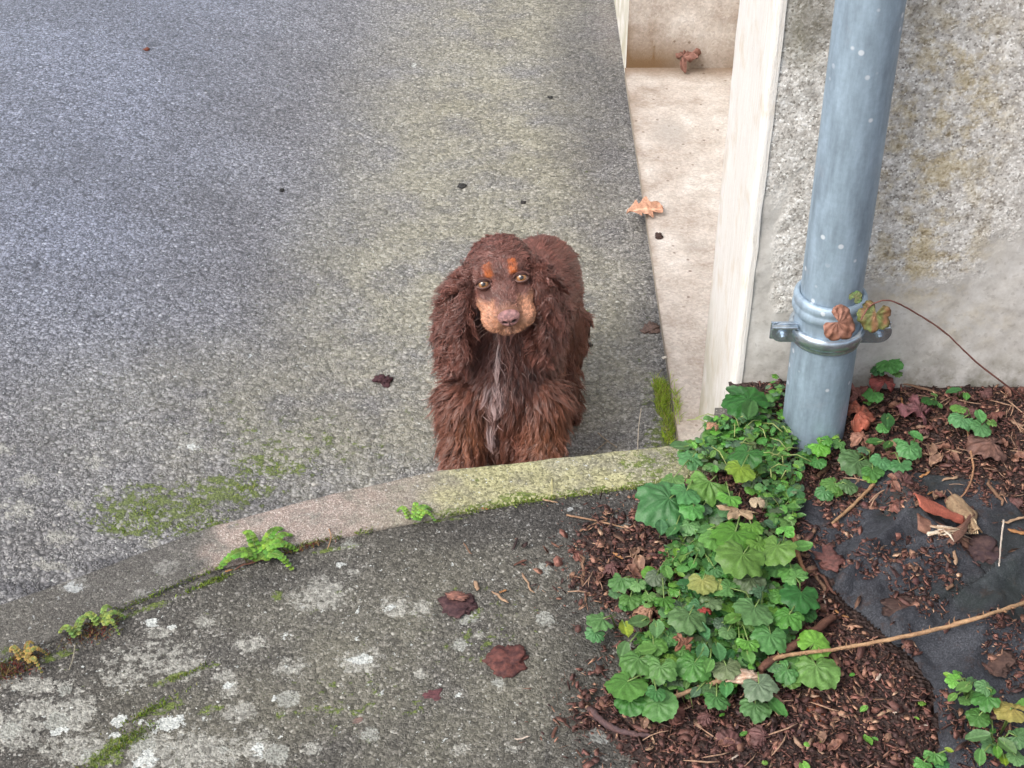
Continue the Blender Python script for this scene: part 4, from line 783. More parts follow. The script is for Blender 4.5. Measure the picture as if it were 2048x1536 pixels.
plant((1500, 850), [(1488, 795, 84, R_, 'd', .05), (1500, 820, 50, R_, 'd', .055), (1497, 842, 34, L_, 'n'), (1530, 800, 30, L_, 'd'), (1470, 783, 36, R_, 'd', .04)], 'dark green plant with one big rounded leaf against the white wall corner')
plant((1510, 930), [(1490, 909, 66, L_, 'd', .06), (1482, 940, 58, L_, 'y', .065), (1505, 948, 30, L_, 'y'), (1540, 905, 34, S_, 'n')], 'weed with a bright yellow-green leaf under a dark toothed leaf')
plant((1400, 930), [(1362, 893, 40, R_, 'b', .05), (1380, 915, 50, L_, 'b', .045), (1395, 885, 26, S_, 'n'), (1345, 960, 46, L_, 'b', .05), (1420, 905, 40, R_, 'g')], 'bluish green weed growing over the right end of the kerb')
plant((1390, 1000), [(1328, 1003, 125, L_, 'b', .055), (1372, 985, 60, L_, 'b', .065), (1385, 1018, 50, L_, 'n', .05)], 'plant with one broad grey-green lobed leaf overhanging the asphalt')
plant((1440, 990), [(1415, 968, 78, F_, 'n', .055), (1459, 995, 48, F_, 'l', .06), (1432, 1000, 34, L_, 'n'), (1405, 1015, 36, L_, 'g')], 'weed with a pleated green fan leaf left of the tan dead leaf')
plant((1370, 1030), [(1322, 1055, 36, R_, 'b'), (1346, 1062, 36, R_, 'b', .04), (1376, 1052, 38, R_, 'b', .035), (1300, 1035, 26, R_, 'n')], 'row of three small oval leaves below the broad grey-green leaf')
plant((1480, 1060), [(1466, 1068, 92, L_, 'l', .06), (1428, 1078, 56, R_, 'n', .05), (1505, 1052, 48, F_, 'l', .055), (1410, 1060, 34, R_, 'b')], 'bright green plant with large shining lobed leaves below the tan dead leaf')
plant((1500, 1140), [(1482, 1115, 104, L_, 'n', .07), (1520, 1090, 50, L_, 'l', .06), (1500, 1160, 60, L_, 'g', .05)], 'plant bearing the largest smooth green leaf in the middle of the weeds')
plant((1560, 1130), [(1550, 1098, 86, L_, 'n', .065), (1586, 1142, 58, L_, 'n', .05), (1603, 1092, 40, R_, 'n', .05), (1572, 1060, 34, S_, 'l', .06), (1555, 1135, 44, L_, 'b')], 'leafy weed beside the orange brown stick')
plant((1400, 1120), [(1400, 1105, 32, R_, 'b'), (1418, 1128, 42, R_, 'b'), (1365, 1112, 28, R_, 'n'), (1380, 1090, 30, R_, 'n'), (1400, 1085, 28, R_, 'n'), (1430, 1140, 34, R_, 'b'), (1385, 1130, 24, R_, 'n'), (1360, 1085, 24, R_, 'g')], 'cluster of small rounded leaves left of the largest smooth leaf')
plant((1410, 1190), [(1405, 1165, 56, L_, 'o', .06), (1440, 1168, 34, L_, 'o', .05)], 'plant with a yellowing lobed leaf in the middle of the weeds')
plant((1270, 1185), [(1240, 1160, 52, F_, 'b', .04), (1262, 1197, 46, L_, 'n', .035), (1275, 1170, 30, L_, 'b', .04), (1297, 1192, 24, R_, 'n'), (1230, 1185, 26, L_, 'g'), (1252, 1210, 26, R_, 'n')], 'low weed with cut leaves spreading on the mulch at the upper left')
plant((1320, 1160), [(1335, 1145, 32, R_, 'n', .04), (1310, 1155, 36, R_, 'g', .035), (1350, 1180, 28, L_, 'l'), (1330, 1200, 40, F_, 'l', .045), (1345, 1220, 30, L_, 'l')], 'yellowish green sprouting weed on the mulch left of the yellowing leaf')
plant((1235, 1262), [(1200, 1238, 56, F_, 'b', .04), (1190, 1268, 36, F_, 'b', .03), (1253, 1258, 44, R_, 'y', .04)], 'fan-leaved weed reaching out over the asphalt at the left')
plant((1300, 1270), [(1278, 1243, 44, R_, 'b', .045), (1313, 1258, 46, R_, 'b', .05), (1340, 1275, 34, L_, 'b'), (1308, 1292, 48, R_, 'n', .045), (1247, 1301, 38, R_, 'b', .04)], 'weed with four bluish round leaves near the fan-leaved one')
plant((1300, 1350), [(1272, 1322, 72, L_, 'n', .05), (1320, 1338, 62, L_, 'n', .05), (1292, 1300, 40, R_, 'n', .05), (1338, 1320, 34, R_, 'l')], 'weed with big soft green leaves above the lower corner rosette')
plant((1300, 1385), [(1250, 1368, 76, R_, 'n', .05), (1258, 1403, 56, R_, 'n', .035), (1318, 1412, 66, R_, 'n', .035), (1312, 1385, 36, L_, 'n', .05)], 'lowest left rosette of large ribbed leaves on the asphalt edge')
plant((1390, 1250), [(1377, 1235, 76, L_, 'b', .06), (1405, 1262, 40, R_, 'b', .05), (1355, 1215, 36, L_, 'g'), (1398, 1215, 40, L_, 'b', .05), (1425, 1200, 44, L_, 'g', .05)], 'grey-green downy weed in the centre of the lower patch')
plant((1420, 1315), [(1386, 1332, 64, R_, 'n', .045), (1403, 1305, 42, R_, 'b', .05), (1436, 1304, 44, R_, 'b', .05), (1418, 1332, 32, R_, 'n', .05), (1453, 1336, 54, R_, 'g', .045), (1365, 1300, 26, R_, 'n'), (1462, 1296, 34, R_, 'n')], 'weed of many small round leaves above the pale stem end')
plant((1470, 1270), [(1465, 1240, 40, R_, 'n', .05), (1455, 1265, 30, R_, 'b', .05), (1480, 1290, 32, R_, 'l', .05), (1497, 1285, 42, F_, 'l', .055), (1497, 1313, 38, R_, 'n', .045), (1440, 1245, 26, R_, 'g')], 'small bright shoots among the weeds left of the thick stick')
plant((1520, 1240), [(1508, 1220, 86, L_, 'b', .06), (1540, 1275, 70, L_, 'b', .05), (1452, 1172, 56, L_, 'b', .05), (1520, 1180, 40, F_, 'g', .05), (1540, 1255, 36, L_, 'n')], 'broad grey-green plant left of the dark toothed leaves')
plant((1600, 1230), [(1602, 1192, 78, L_, 'd', .055), (1575, 1232, 60, L_, 'l', .05), (1588, 1150, 48, L_, 'n', .055), (1612, 1225, 44, L_, 'd'), (1556, 1190, 38, L_, 'n')], 'weed with dark toothed leaves close to the fabric')
plant((1610, 1330), [(1632, 1283, 60, R_, 'l', .035), (1634, 1338, 92, R_, 'n', .03), (1595, 1318, 48, L_, 'n', .03)], 'plant with a round crinkled leaf crossed by the thorny stem')
plant((1580, 1350), [(1570, 1342, 50, L_, 'b', .03), (1548, 1330, 34, L_, 'b', .03), (1582, 1362, 34, L_, 'n', .02)], 'small cut-leaved weed just under the thick stick')
plant((1430, 1370), [(1436, 1397, 52, L_, 'b', .03), (1418, 1380, 36, R_, 'b', .03), (1452, 1377, 40, R_, 'b', .03), (1390, 1385, 28, R_, 'g'), (1352, 1360, 34, L_, 'g'), (1360, 1340, 30, R_, 'n')], 'three-leaved weed hanging below the pale broken stem')
plant((1510, 1360), [(1521, 1373, 66, L_, 'g', .04), (1512, 1415, 60, L_, 'b', .02), (1553, 1414, 50, R_, 'n', .02), (1500, 1350, 34, L_, 'g')], 'drooping lobed plant lowest in the middle of the mulch')
# small bunches by the pipe
plant((1625, 925), [(1642, 892, 42, L_, 'l', .045), (1634, 922, 32, R_, 'n', .03), (1612, 912, 34, L_, 'n', .03), (1655, 880, 24, L_, 'l', .05)], 'bright weed in front of the foot of the drainpipe')
plant((1680, 900), [(1676, 886, 26, L_, 'n', .03), (1668, 870, 16, R_, 'l', .03)], 'tiny sprig touching the right side of the pipe foot')
plant((1670, 985), [(1662, 968, 44, L_, 'n', .03), (1700, 970, 34, R_, 'b', .03), (1676, 988, 26, R_, 'n', .02), (1648, 985, 32, R_, 'b', .02)], 'weed with one notched leaf on the near edge of the dark fabric')
plant((1740, 935), [(1712, 925, 66, L_, 'b', .035), (1700, 905, 40, L_, 'b', .03), (1746, 942, 40, L_, 'n', .03), (1762, 922, 36, R_, 'b', .035), (1740, 955, 26, L_, 'l', .02), (1728, 898, 26, L_, 'g')], 'sprawling bluish weed right of the pipe above the fabric')
plant((1775, 910), [(1749, 884, 30, R_, 'd', .035), (1776, 890, 28, R_, 'd', .035), (1800, 930, 42, L_, 'b', .03)], 'pair of small dark round leaves right of the pipe')
plant((1820, 910), [(1821, 897, 46, R_, 'b', .035), (1831, 873, 34, R_, 'b', .04), (1800, 885, 26, R_, 'b', .03)], 'round-leaved seedling in the middle of the bed right of the pipe')
plant((1775, 860), [(1774, 842, 40, R_, 'd', .035), (1765, 855, 24, R_, 'n', .03)], 'single round dark leaf on the thin straight twig')
plant((1750, 800), [(1745, 788, 40, L_, 'n', .03), (1735, 800, 20, L_, 'n', .02)], 'little lobed seedling just right of the pipe')
plant((1775, 765), [(1779, 727, 50, L_, 'n', .06), (1755, 740, 26, L_, 'd', .05), (1795, 745, 22, L_, 'n', .04)], 'taller green sprig against the wall right of the pipe')
plant((1870, 815), [(1858, 800, 28, R_, 'd', .025), (1880, 812, 14, R_, 'n', .02), (1868, 790, 14, R_, 'n', .02)], 'tiny round seedling near the wall in the dark mulch')
plant((1915, 800), [(1908, 783, 32, R_, 'b', .03), (1932, 793, 20, R_, 'n', .025)], 'small round leaf pair nearest the wall on the right')
plant((1945, 850), [(1922, 838, 42, R_, 'b', .035), (1962, 855, 38, R_, 'b', .03), (1960, 833, 32, R_, 'b', .035), (1915, 815, 28, R_, 'n', .035), (1985, 845, 20, S_, 'n', .03)], 'three-leaf seedling farthest right in the bed')
# bottom right
plant((1935, 1400), [(1906, 1360, 30, L_, 'l', .05), (1927, 1375, 36, R_, 'n', .05), (1905, 1395, 24, R_, 'n'), (1930, 1400, 24, R_, 'n'), (1895, 1350, 16, R_, 'y'), (1945, 1360, 26, L_, 'b'), (1915, 1345, 18, S_, 'l'), (1940, 1385, 22, S_, 'n')], 'small-leaved weed on the greenish fabric at the lower right')
plant((1975, 1440), [(1968, 1372, 36, L_, 'b', .06), (1970, 1394, 56, L_, 'n', .055), (1956, 1434, 42, R_, 'n', .045), (1985, 1463, 18, R_, 'n')], 'upright weed with a tapering leaf at the lower right')
plant((2000, 1470), [(2020, 1416, 64, R_, 'o', .06), (2052, 1412, 40, R_, 'n', .05)], 'yellow-rimmed curled leaf at the right edge')
plant((1990, 1500), [(1956, 1474, 46, R_, 'b', .045), (1982, 1490, 38, L_, 'b'), (2014, 1492, 38, R_, 'b', .045), (2040, 1474, 42, R_, 'b', .045), (1994, 1504, 26, R_, 'l'), (2010, 1520, 28, R_, 'y'), (1960, 1515, 34, R_, 'n'), (2035, 1515, 32, R_, 'b')], 'bushy bluish weed in the lower right corner')
plant((1860, 1530), [(1870, 1510, 40, F_, 'n', .03), (1846, 1526, 34, F_, 'n', .03), (1898, 1500, 16, R_, 'y', .02), (1885, 1528, 30, R_, 'b')], 'feathery weed at the bottom edge left of the bushy one')
for k, (px, py, s_) in enumerate([(1735, 1480, 24), (1750, 1478, 12), (1640, 1490, 16), (1613, 1488, 10), (1728, 1418, 18), (1704, 1350, 12), (1845, 1405, 14), (1833, 1437, 10), (1487, 1468, 16), (1444, 1430, 12), (1530, 1525, 10), (1610, 1535, 30)]):
    plant((px+3, py+6), [(px, py, s_, R_, 'l', .008)], ['tiny round seedling leaf at the bottom left of the greenish fabric', 'even smaller leaf touching the tiny round seedling', 'light green sprout low in the lower mulch', 'dot-sized seedling left of the light green sprout', 'yellow-green sprout by the pale wood chip cluster', 'light sprout beside the round crinkled leaf', 'light sprout at the edge of the greenish fabric, upper of two', 'light sprout at the edge of the greenish fabric, lower of two', 'curved green sprout below the drooping lobed plant', 'green dot of a seedling under the three-leaved weed', 'pale seedling at the bottom edge', 'leafy seedling cut by the bottom edge'][k], 'seedlings on the mulch', 'seedling', 'seedling', sr=.0006)
# dense small-leaved mat: uncountable
ml = MB(); ms = MB(); rc = random.Random(5)
cl_ = [(1500, 870, 85, 55, 260), (1420, 905, 60, 35, 120), (1545, 950, 60, 50, 120), (1570, 1010, 40, 40, 70), (1450, 1100, 125, 75, 260), (1470, 1230, 130, 85, 300), (1390, 1310, 130, 75, 280), (1340, 1180, 80, 50, 70), (1380, 1040, 60, 50, 90), (1550, 810, 18, 60, 34), (1445, 862, 34, 34, 160), (1425, 890, 30, 20, 60), (1590, 900, 30, 50, 40), (1400, 1010, 70, 40, 60)]
for (cx, cy, rx, ry, nn) in cl_:
    for k in range(nn):
        a = rc.uniform(0, 6.28); q = math.sqrt(rc.random()); px = cx+rx*q*math.cos(a); py = cy+ry*q*math.sin(a); top = cx > 1480 and cy < 1000 or (cx, cy) == (1420, 905)
        h = rc.uniform(.012, .045 if top else .03); c = surf(px, py, h)
        if c[0] < .372 and c[1] > 1.86: continue
        if c[1] > 1.975: c[1] = 1.97-rc.random()*.02
        s_ = rc.uniform(9, 22 if top else 34)*mpp(c); hue = rc.choice(['n', 'n', 'l', 'l', 'b', 'g'] if top else ['n', 'n', 'b', 'l', 'g', 'd']); add_leaf(ml, c, s_, rc.uniform(0, 6.3), rc.choice(['oval', 'round', 'small', 'lobed', 'oval']), hue, rc.uniform(-.4, .4), rc.uniform(-.4, .4), k, 1, False)
        if k % 3 == 0:
            gg = c+np.array([rc.uniform(-.02, .02), rc.uniform(-.02, .02), -h]); ms.tube([gg, (gg+c)/2+np.array([0, 0, .006]), c], .0006, 4, (.25, .32, .10))
for k in range(26):
    px, py = rc.uniform(1420, 1590), rc.uniform(820, 960); a = surf(px, py, rc.uniform(.03, .05)); t = rc.uniform(0, 6.3); L = rc.uniform(.02, .05); ms.tube([a, a+np.array([math.cos(t)*L*.5, math.sin(t)*L*.5, .006]), a+np.array([math.cos(t)*L, math.sin(t)*L, -.004])], .0009, 5, (.34, .40, .14))
V = np.concatenate(ml.V+ms.V); C = np.concatenate(ml.C+ms.C); F = ml.F+[tuple(i+ml.n for i in f) for f in ms.F]
tag(mesh('chickweed', V, F, M_leaf, col=C), 'dense mat of tiny bright green weed leaves round the pipe foot', 'weeds', kind='stuff')

# dry leaves
def dry(px, py, s_, kind, c, c2, yaw, label, at=None, tilt=.15, roll=.1, curl=2.0, seed=3, name='dry_leaf', thick=.0006, spin=0):
    g = surf(px, py, .01) if at is None else at; mb = MB(); add_leaf(mb, g*0, s_*mpp(g), yaw, kind, 'n', tilt, roll, seed, curl, True, spin); V = np.concatenate(mb.V)
    if at is None or tilt < .8: V[:, 2] -= min(0, V[:, 2].min()+.012)
    f = smooth((fbm(V[:, 0]*120+seed, V[:, 1]*120, seed)-.3)/.4)[:, None]; C = np.array(c)*(1-f)+np.array(c2)*f; lum = np.concatenate(mb.C)[:, 1]; C = C*np.clip(lum/np.median(lum), .6, 1.5)[:, None]
    o = mesh(name, V+g, mb.F, M_dry, col=C, origin=g); m_ = o.modifiers.new('s', 'SOLIDIFY'); m_.thickness = thick; return tag(o, label, 'dry leaf')
dry(1288, 419, 78, 'oak', (.62, .36, .25), (.48, .26, .17), -PI/2+.15, 'peach-coloured oak leaf lying over the doorstep edge', G(1290, 421, -.280), .1, .05, 1.2)
dry(1371, 124, 62, 'maple', (.26, .13, .10), (.17, .08, .06), -1.2, 'curled brown leaf in the stained corner of the doorstep', G(1371, 128, -.272), .35, .3, 3.2)
dry(1474, 1024, 76, 'maple', (.38, .27, .17), (.30, .20, .12), 2.6, 'tan dead leaf lying in the middle of the weeds', surf(1474, 1022, .055), .3, .1, 1.0)
dry(1365, 1290, 46, 'maple', (.28, .13, .08), (.18, .08, .05), .4, 'curled red-brown dead leaf among the round green leaves', surf(1366, 1288, .055), .3, .5, 3)
dry(1408, 1217, 30, 'small', (.30, .05, .04), (.2, .04, .03), .4, 'small dark red leaf beside the grey-green downy weed', surf(1411, 1217, .05), .3, .2, 2)
dry(1520, 992, 28, 'round', (.42, .33, .22), (.36, .27, .18), 0, 'small round beige dead leaf near the tan one', surf(1515, 1001, .055), .1, .1, 1)
dry(1296, 1226, 48, 'small', (.36, .20, .13), (.24, .13, .09), 1.0, 'crumpled pinkish leaf under the bluish round leaves', surf(1296, 1226, .012), .2, .2, 3)
dry(1720, 858, 60, 'small', (.38, .11, .07), (.24, .09, .06), -1.3, 'rusty orange dead leaf right of the pipe', surf(1718, 846, .012), .2, .3, 3)
dry(1710, 800, 60, 'maple', (.22, .09, .07), (.15, .06, .05), .5, 'dark red dead leaf between pipe and wall', surf(1712, 795, .02), .3, .4, 2.5)
dry(1765, 770, 52, 'small', (.28, .07, .06), (.16, .06, .05), .2, 'deep red leaf under the taller green sprig', surf(1765, 770, .02), .4, .2, 2)
dry(1830, 830, 80, 'maple', (.20, .08, .09), (.13, .06, .06), 1.2, 'purplish ragged dead leaf near the wall right of the pipe', surf(1830, 828, .012), .1, .2, 2.5)
dry(1730, 945-75, 40, 'small', (.33, .17, .12), (.25, .12, .09), .2, 'brown scrap of leaf above the sprawling weed', surf(1722, 882, .012), .3, .3, 3)
dry(1960, 900, 80, 'small', (.17, .09, .07), (.11, .06, .05), 1.5, 'flat brown leaf under the white chip high on the right', surf(1975, 896, .010), .1, .1, 1.5)
dry(1475, 855, 24, 'small', (.42, .24, .15), (.3, .16, .1), 0, 'small orange-brown leaf bud above the kerb end weeds', surf(1428, 850, .05), .2, .4, 3)
dry(1684, 648, 68, 'small', (.36, .18, .13), (.26, .12, .08), .1, 'orange brown three-pointed leaf stuck to the front of the drainpipe collar', P(1684, 648, 1.785), .95, .15, 1.4, spin=-2.0, name='dead_leaf', seed=4)
gl = dry(1748, 632, 62, 'lobed', (.13, .16, .05), (.20, .10, .05), .1, 'half green half brown curled leaf hanging right of the drainpipe collar', P(1749, 634, 1.80), .9, -.3, 1.2, spin=2.5, name='bramble_leaf', seed=2)
dry(1712, 592, 26, 'small', (.09, .16, .05), (.12, .12, .05), -.8, 'tiny green leaf on the pipe above the collar', P(1711, 593, 1.815), .9, .2, 1.5, name='bramble_leaf', seed=1)
rl = random.Random(9); sk_ = [('small', (.20, .085, .065), (.13, .055, .045), 'dark reddish'), ('oval', (.26, .13, .09), (.17, .08, .06), 'warm brown'), ('lobed', (.15, .07, .065), (.10, .05, .045), 'purplish brown'), ('oval', (.34, .21, .14), (.24, .14, .10), 'pale tan')]; fl0 = {}
for k in range(64):
    if k < 44: px, py = rl.uniform(1705, 2048), rl.uniform(765, 1010)
    elif k < 54: px, py = rl.uniform(1150, 1330), rl.uniform(1085, 1240)
    else: px, py = rl.uniform(1250, 1700), rl.uniform(1400, 1530)
    g = surf(px, py, .008); q = k % 4
    if g[1] > 1.955 or g[0] < bedX(g[1])-.01: continue
    lab = sk_[q][3]+' leaf scrap, one of several in the bark mulch'
    if q not in fl0: o = fl0[q] = dry(px, py, 34, sk_[q][0], sk_[q][1], sk_[q][2], 0, lab, g, .15, .2, 2.6, q+1, name='leaf_scrap')
    else: o = fl0[q].copy(); COL.objects.link(o)
    o.location = tuple(g); o.rotation_euler = (rl.uniform(-.4, .4), rl.uniform(-.4, .4), rl.uniform(0, 6.3)); o.scale = (rl.uniform(.5, 1.2),)*3; tag(o, lab, 'leaf scrap', sk_[q][3]+' leaf scraps on the bed')
rng2 = random.Random(9)
LL = ['brown leaf litter strand by the wall, first right of the pipe', 'brown leaf litter strand by the wall, second right of the pipe']

# ------------------------------------------------------------------ moss, needles: uncountable
def tufts(name, pts, hmin, hmax, cols, label, n_per=1, wd=.0007, spread=.35, mat=None):
    B = np.array(pts); n = len(B); d = np.stack([rng.normal(0, spread, n), rng.normal(0, spread, n), np.ones(n)], -1); d /= np.linalg.norm(d, axis=1)[:, None]
    L = rng.uniform(hmin, hmax, n)[:, None]; s_ = np.cross(d, rng.normal(0, 1, (n, 3))); s_ /= np.linalg.norm(s_, axis=1)[:, None]; bend = rng.normal(0, .3, (n, 3))*L; bend[:, 2] = 0
    V = np.stack([B-s_*wd, B+s_*wd, B+d*L*.55+bend*.3+s_*wd*.8, B+d*L*.55+bend*.3-s_*wd*.8, B+d*L+bend+s_*wd*.1, B+d*L+bend-s_*wd*.1], 1).reshape(-1, 3)
    b = (np.arange(n)*6)[:, None]; F = np.concatenate([np.concatenate([b, b+1, b+2, b+3], 1), np.concatenate([b+3, b+2, b+4, b+5], 1)])
    c = np.array(cols)[rng.integers(0, len(cols), n)]*rng.uniform(.7, 1.3, (n, 1)); return tag(mesh(name, V, F, mat or M_moss, col=np.repeat(c, 6, 0)), label, 'moss', kind='stuff')
gm = [(.10, .17, .02), (.16, .24, .03), (.22, .30, .05), (.07, .11, .02), (.20, .20, .05)]
pts = []
for (cx, cy, rx, ry, nn) in [(1325, 800, 15, 36, 650), (1338, 860, 15, 30, 320), (1314, 772, 9, 14, 90), (1345, 840, 6, 40, 160)]:
    for k in range(nn):
        a = rng.uniform(0, 6.28); q = rng.uniform(0, 1)**.5; g = GD(cx+rx*q*math.cos(a), cy+ry*q*math.sin(a))
        if g[0] > XS-.001: g = np.array([XS+rng.uniform(0, .012), g[1], -.289])
        pts.append(g)
tufts('moss_tuft', pts, .008, .024, [(.32, .48, .05), (.42, .56, .08), (.24, .34, .05), (.42, .40, .13)], 'bright green grassy moss tufts at the foot of the doorstep', wd=.0007)
pts = []
for (cx, cy, rx, ry, rot, nn) in [(310, 1020, 105, 24, -12, 500), (450, 985, 90, 18, -12, 400), (540, 930, 60, 14, 0, 150), (400, 1050, 60, 12, -12, 160), (240, 1060, 40, 9, 0, 80)]:
    for k in range(nn):
        x, y = rng.normal(0, .5, 2); r_ = math.radians(rot); g = GD(cx+rx*x*math.cos(r_)-ry*y*math.sin(r_), cy+rx*x*math.sin(r_)+ry*y*math.cos(r_))
        if fbm(g[0]*26, g[1]*26, 4) > .5: pts.append(g)
tufts('driveway_moss', pts, .002, .005, [tuple(1.45*q for q in c) for c in gm], 'patchy green moss between the stones of the driveway left of the kerb', wd=.0008, spread=.6)
pts = []
for t in np.linspace(0, 1, 2600):
    x = -1.0+1.35*t+rng.normal(0, .002); y = float(kiY(x))+rng.normal(0, .0035); dens = fbm(np.array(x*22), np.array(3.3), 12)
    if dens > .46 or (.0 < x < .12): pts.append((x, y, .004+rng.uniform(-.002, .002)))
for (cx, cy, rx, ry, rot, nn) in [(300, 1420, 70, 9, -28, 200), (240, 1490, 90, 14, -32, 420), (180, 1240, 70, 10, -24, 260), (380, 1345, 60, 5, -22, 100), (420, 1165, 60, 5, -22, 200), (1030, 1002, 60, 6, -6, 260)]:
    for k in range(nn):
        x, y = rng.normal(0, .5, 2); r_ = math.radians(rot); pts.append(G(cx+rx*x*math.cos(r_)-ry*y*math.sin(r_), cy+rx*x*math.sin(r_)+ry*y*math.cos(r_), .002))
tufts('path_moss', pts, .002, .006, gm, 'green moss along the joint of kerb and path and in its hollows', wd=.0008, spread=.6)
# red-brown litter in the joint
pts = []
for (cx, cy, rx, ry, rot, nn) in [(185, 1265, 60, 20, -22, 260), (40, 1330, 60, 26, -30, 320), (610, 1095, 60, 6, -16, 120), (5, 1345, 30, 20, 0, 120)]:
    for k in range(nn):
        x, y = rng.normal(0, .5, 2); r_ = math.radians(rot); pts.append(G(cx+rx*x*math.cos(r_)-ry*y*math.sin(r_), cy+rx*x*math.sin(r_)+ry*y*math.cos(r_), .004))
tufts('red_moss', pts, .003, .008, [(.16, .05, .04), (.10, .035, .03), (.20, .13, .06), (.12, .12, .03)], 'dark red dry moss in the kerb joint at the far left', wd=.0009, spread=.8)
# weeds in the joint
def fern(px0, py0, L, ang, seed, c=(.14, .30, .04)):
    mb = MB(); rd = random.Random(seed); a = math.radians(ang); k = mpp(G(px0, py0)); base = G(px0, py0, .006); Lm = L*k; d = np.array([math.cos(a), math.sin(a)/.69, 0]); s_ = np.array([-d[1], d[0], 0])/np.linalg.norm(d)
    pts = [base+d*Lm*t+np.array([0, 0, .018*math.sin(PI*t)]) for t in np.linspace(0, 1, 8)]; mb.tube(pts, .0007, 5, (.2, .3, .08))
    for i, t in enumerate(np.linspace(.12, 1, 10)):
        q = base+d*Lm*t+np.array([0, 0, .018*math.sin(PI*t)])
        for sgn in (-1, 1): add_leaf(mb, q+s_*sgn*Lm*.10*(1.2-t)+d*.0, Lm*.24*(1.25-t*.6), math.atan2(s_[1]*sgn+d[1]*.4, s_[0]*sgn+d[0]*.4)-PI/2, 'lobed', tuple(np.array(c)*rd.uniform(.7, 1.3)), .1, 0, seed+i, 1, False)
    return mb
def fernplant(px, py, fronds, label, c=(.14, .30, .04)):
    e = empty('joint_weed', G(px, py, .006), label, 'weed')
    for i, (x, y, L, a) in enumerate(fronds): fern(x, y, L, a, i+int(px), c).build('frond', M_leaf, e)
    return e
fernplant(520, 1112, [(520, 1112, 78, 195), (520, 1110, 70, 10), (525, 1108, 60, 60), (515, 1106, 54, 130), (530, 1115, 60, -20), (540, 1105, 52, 40)], 'ferny bright green weed growing in the kerb joint')
fernplant(828, 1040, [(825, 1042, 44, 30), (820, 1040, 32, 150), (828, 1040, 30, 80), (835, 1042, 34, 5)], 'small light green weed in the middle of the kerb joint', (.18, .36, .06))
fernplant(205, 1250, [(205, 1252, 42, 25), (200, 1252, 40, 160), (205, 1250, 34, 80), (150, 1275, 44, 60), (155, 1275, 40, 170), (215, 1250, 32, -30)], 'star-shaped weed in dark red moss at the kerb joint', (.20, .30, .07))
fernplant(55, 1322, [(50, 1322, 40, 20), (45, 1322, 36, 150), (52, 1320, 30, 80), (60, 1325, 34, -30)], 'brownish withered weed at the far left of the kerb joint', (.30, .24, .07))
# ------------------------------------------------------------------ the dog
random.seed(21); rng = np.random.default_rng(21)
from mathutils.bvhtree import BVHTree
gd = GD(1005, 985); DOG = empty('spaniel', (gd[0], gd[1]+.10, DZ), 'curly chocolate brown spaniel with tan muzzle standing on the driveway looking up', 'dog')
camp = np.array((0, 0, CH))
def nrm(v): v = np.asarray(v, float); return v/(np.linalg.norm(v)+1e-12)
HO = P(1001, 540, 2.17); Cd = nrm(camp-HO); Rr = nrm(np.cross([0, 0, 1], -Cd))*-1; Rr = nrm(np.array([1, 0, 0])-Cd*Cd[0]); Ui = np.cross(Cd, Rr); Ui = Ui if Ui[2] > 0 else -Ui
ro = math.radians(10); Hx = Rr*math.cos(ro)+Ui*math.sin(ro); Up = Ui*math.cos(ro)-Rr*math.sin(ro)
Hf = nrm(.76*Cd-.65*Up); Hu = nrm(Up*.76+Cd*.65)
HM = np.stack([Hx, Hf, Hu], 0)                  # local (x,f,u) -> world
def H(x, f, u): return HO+x*Hx+f*Hf+u*Hu
def ico(sub=3):
    bm = bmesh.new(); bmesh.ops.create_icosphere(bm, subdivisions=sub, radius=1); V = np.array([v.co[:] for v in bm.verts]); F = [[v.index for v in f.verts] for f in bm.faces]; bm.free(); return V, F
ICV, ICF = ico(3)
body = MB()
def ell(c, r, M=None):
    V = ICV*np.array(r); V = V@(np.eye(3) if M is None else M); body.add(V+c, ICF)
def hell(x, f, u, rx, rf, ru): ell(H(x, f, u), (rx, rf, ru), HM)
def limb(pts, rad):
    pts = [np.asarray(p, float) for p in pts]
    for i in range(len(pts)-1):
        L = np.linalg.norm(pts[i+1]-pts[i]); n = max(2, int(L/(.35*min(rad[i], rad[i+1])))+1)
        for k in range(n+1):
            t = k/n; r = rad[i]*(1-t)+rad[i+1]*t; ell(pts[i]*(1-t)+pts[i+1]*t, (r, r, r))
# head
hell(0, -.008, -.001, .059, .062, .046); hell(0, .026, .010, .042, .034, .030); hell(-.040, .012, -.022, .028, .042, .034); hell(.040, .012, -.022, .028, .042, .034)
hell(-.022, .034, .028, .015, .016, .010); hell(.022, .034, .028, .015, .016, .010)
for t in np.linspace(0, 1, 7): hell(0, .045+.060*t, .004-.016*t, .028-.003*t, .018, .021-.002*t)
hell(-.0245, .089, -.027, .0235, .032, .0215); hell(.0245, .089, -.027, .0235, .032, .0215); hell(-.029, .052, -.013, .024, .034, .024); hell(.029, .052, -.013, .024, .034, .024); hell(0, .062, -.030, .040, .04, .028); hell(0, .092, -.043, .033, .028, .0135)
# neck, trunk
limb([H(0, -.04, -.03), P(1015, 640, 2.20), P(1012, 720, 2.19)], [.062, .072, .085])
ell(P(1010, 770, 2.17), (.092, .085, .10)); ell(P(1012, 840, 2.155), (.082, .070, .07)); ell(P(1005, 700, 2.175), (.070, .06, .06))
limb([P(1022, 690, 2.24), P(1055, 640, 2.33), P(1082, 580, 2.41), P(1086, 545, 2.46)], [.088, .088, .082, .074]); ell(P(1092, 548, 2.44), (.068, .07, .058))
limb([P(1028, 770, 2.24), P(1065, 730, 2.34)], [.078, .062])
ell(P(1092, 600, 2.46), (.072, .07, .075)); ell(P(1112, 640, 2.43), (.036, .06, .072))
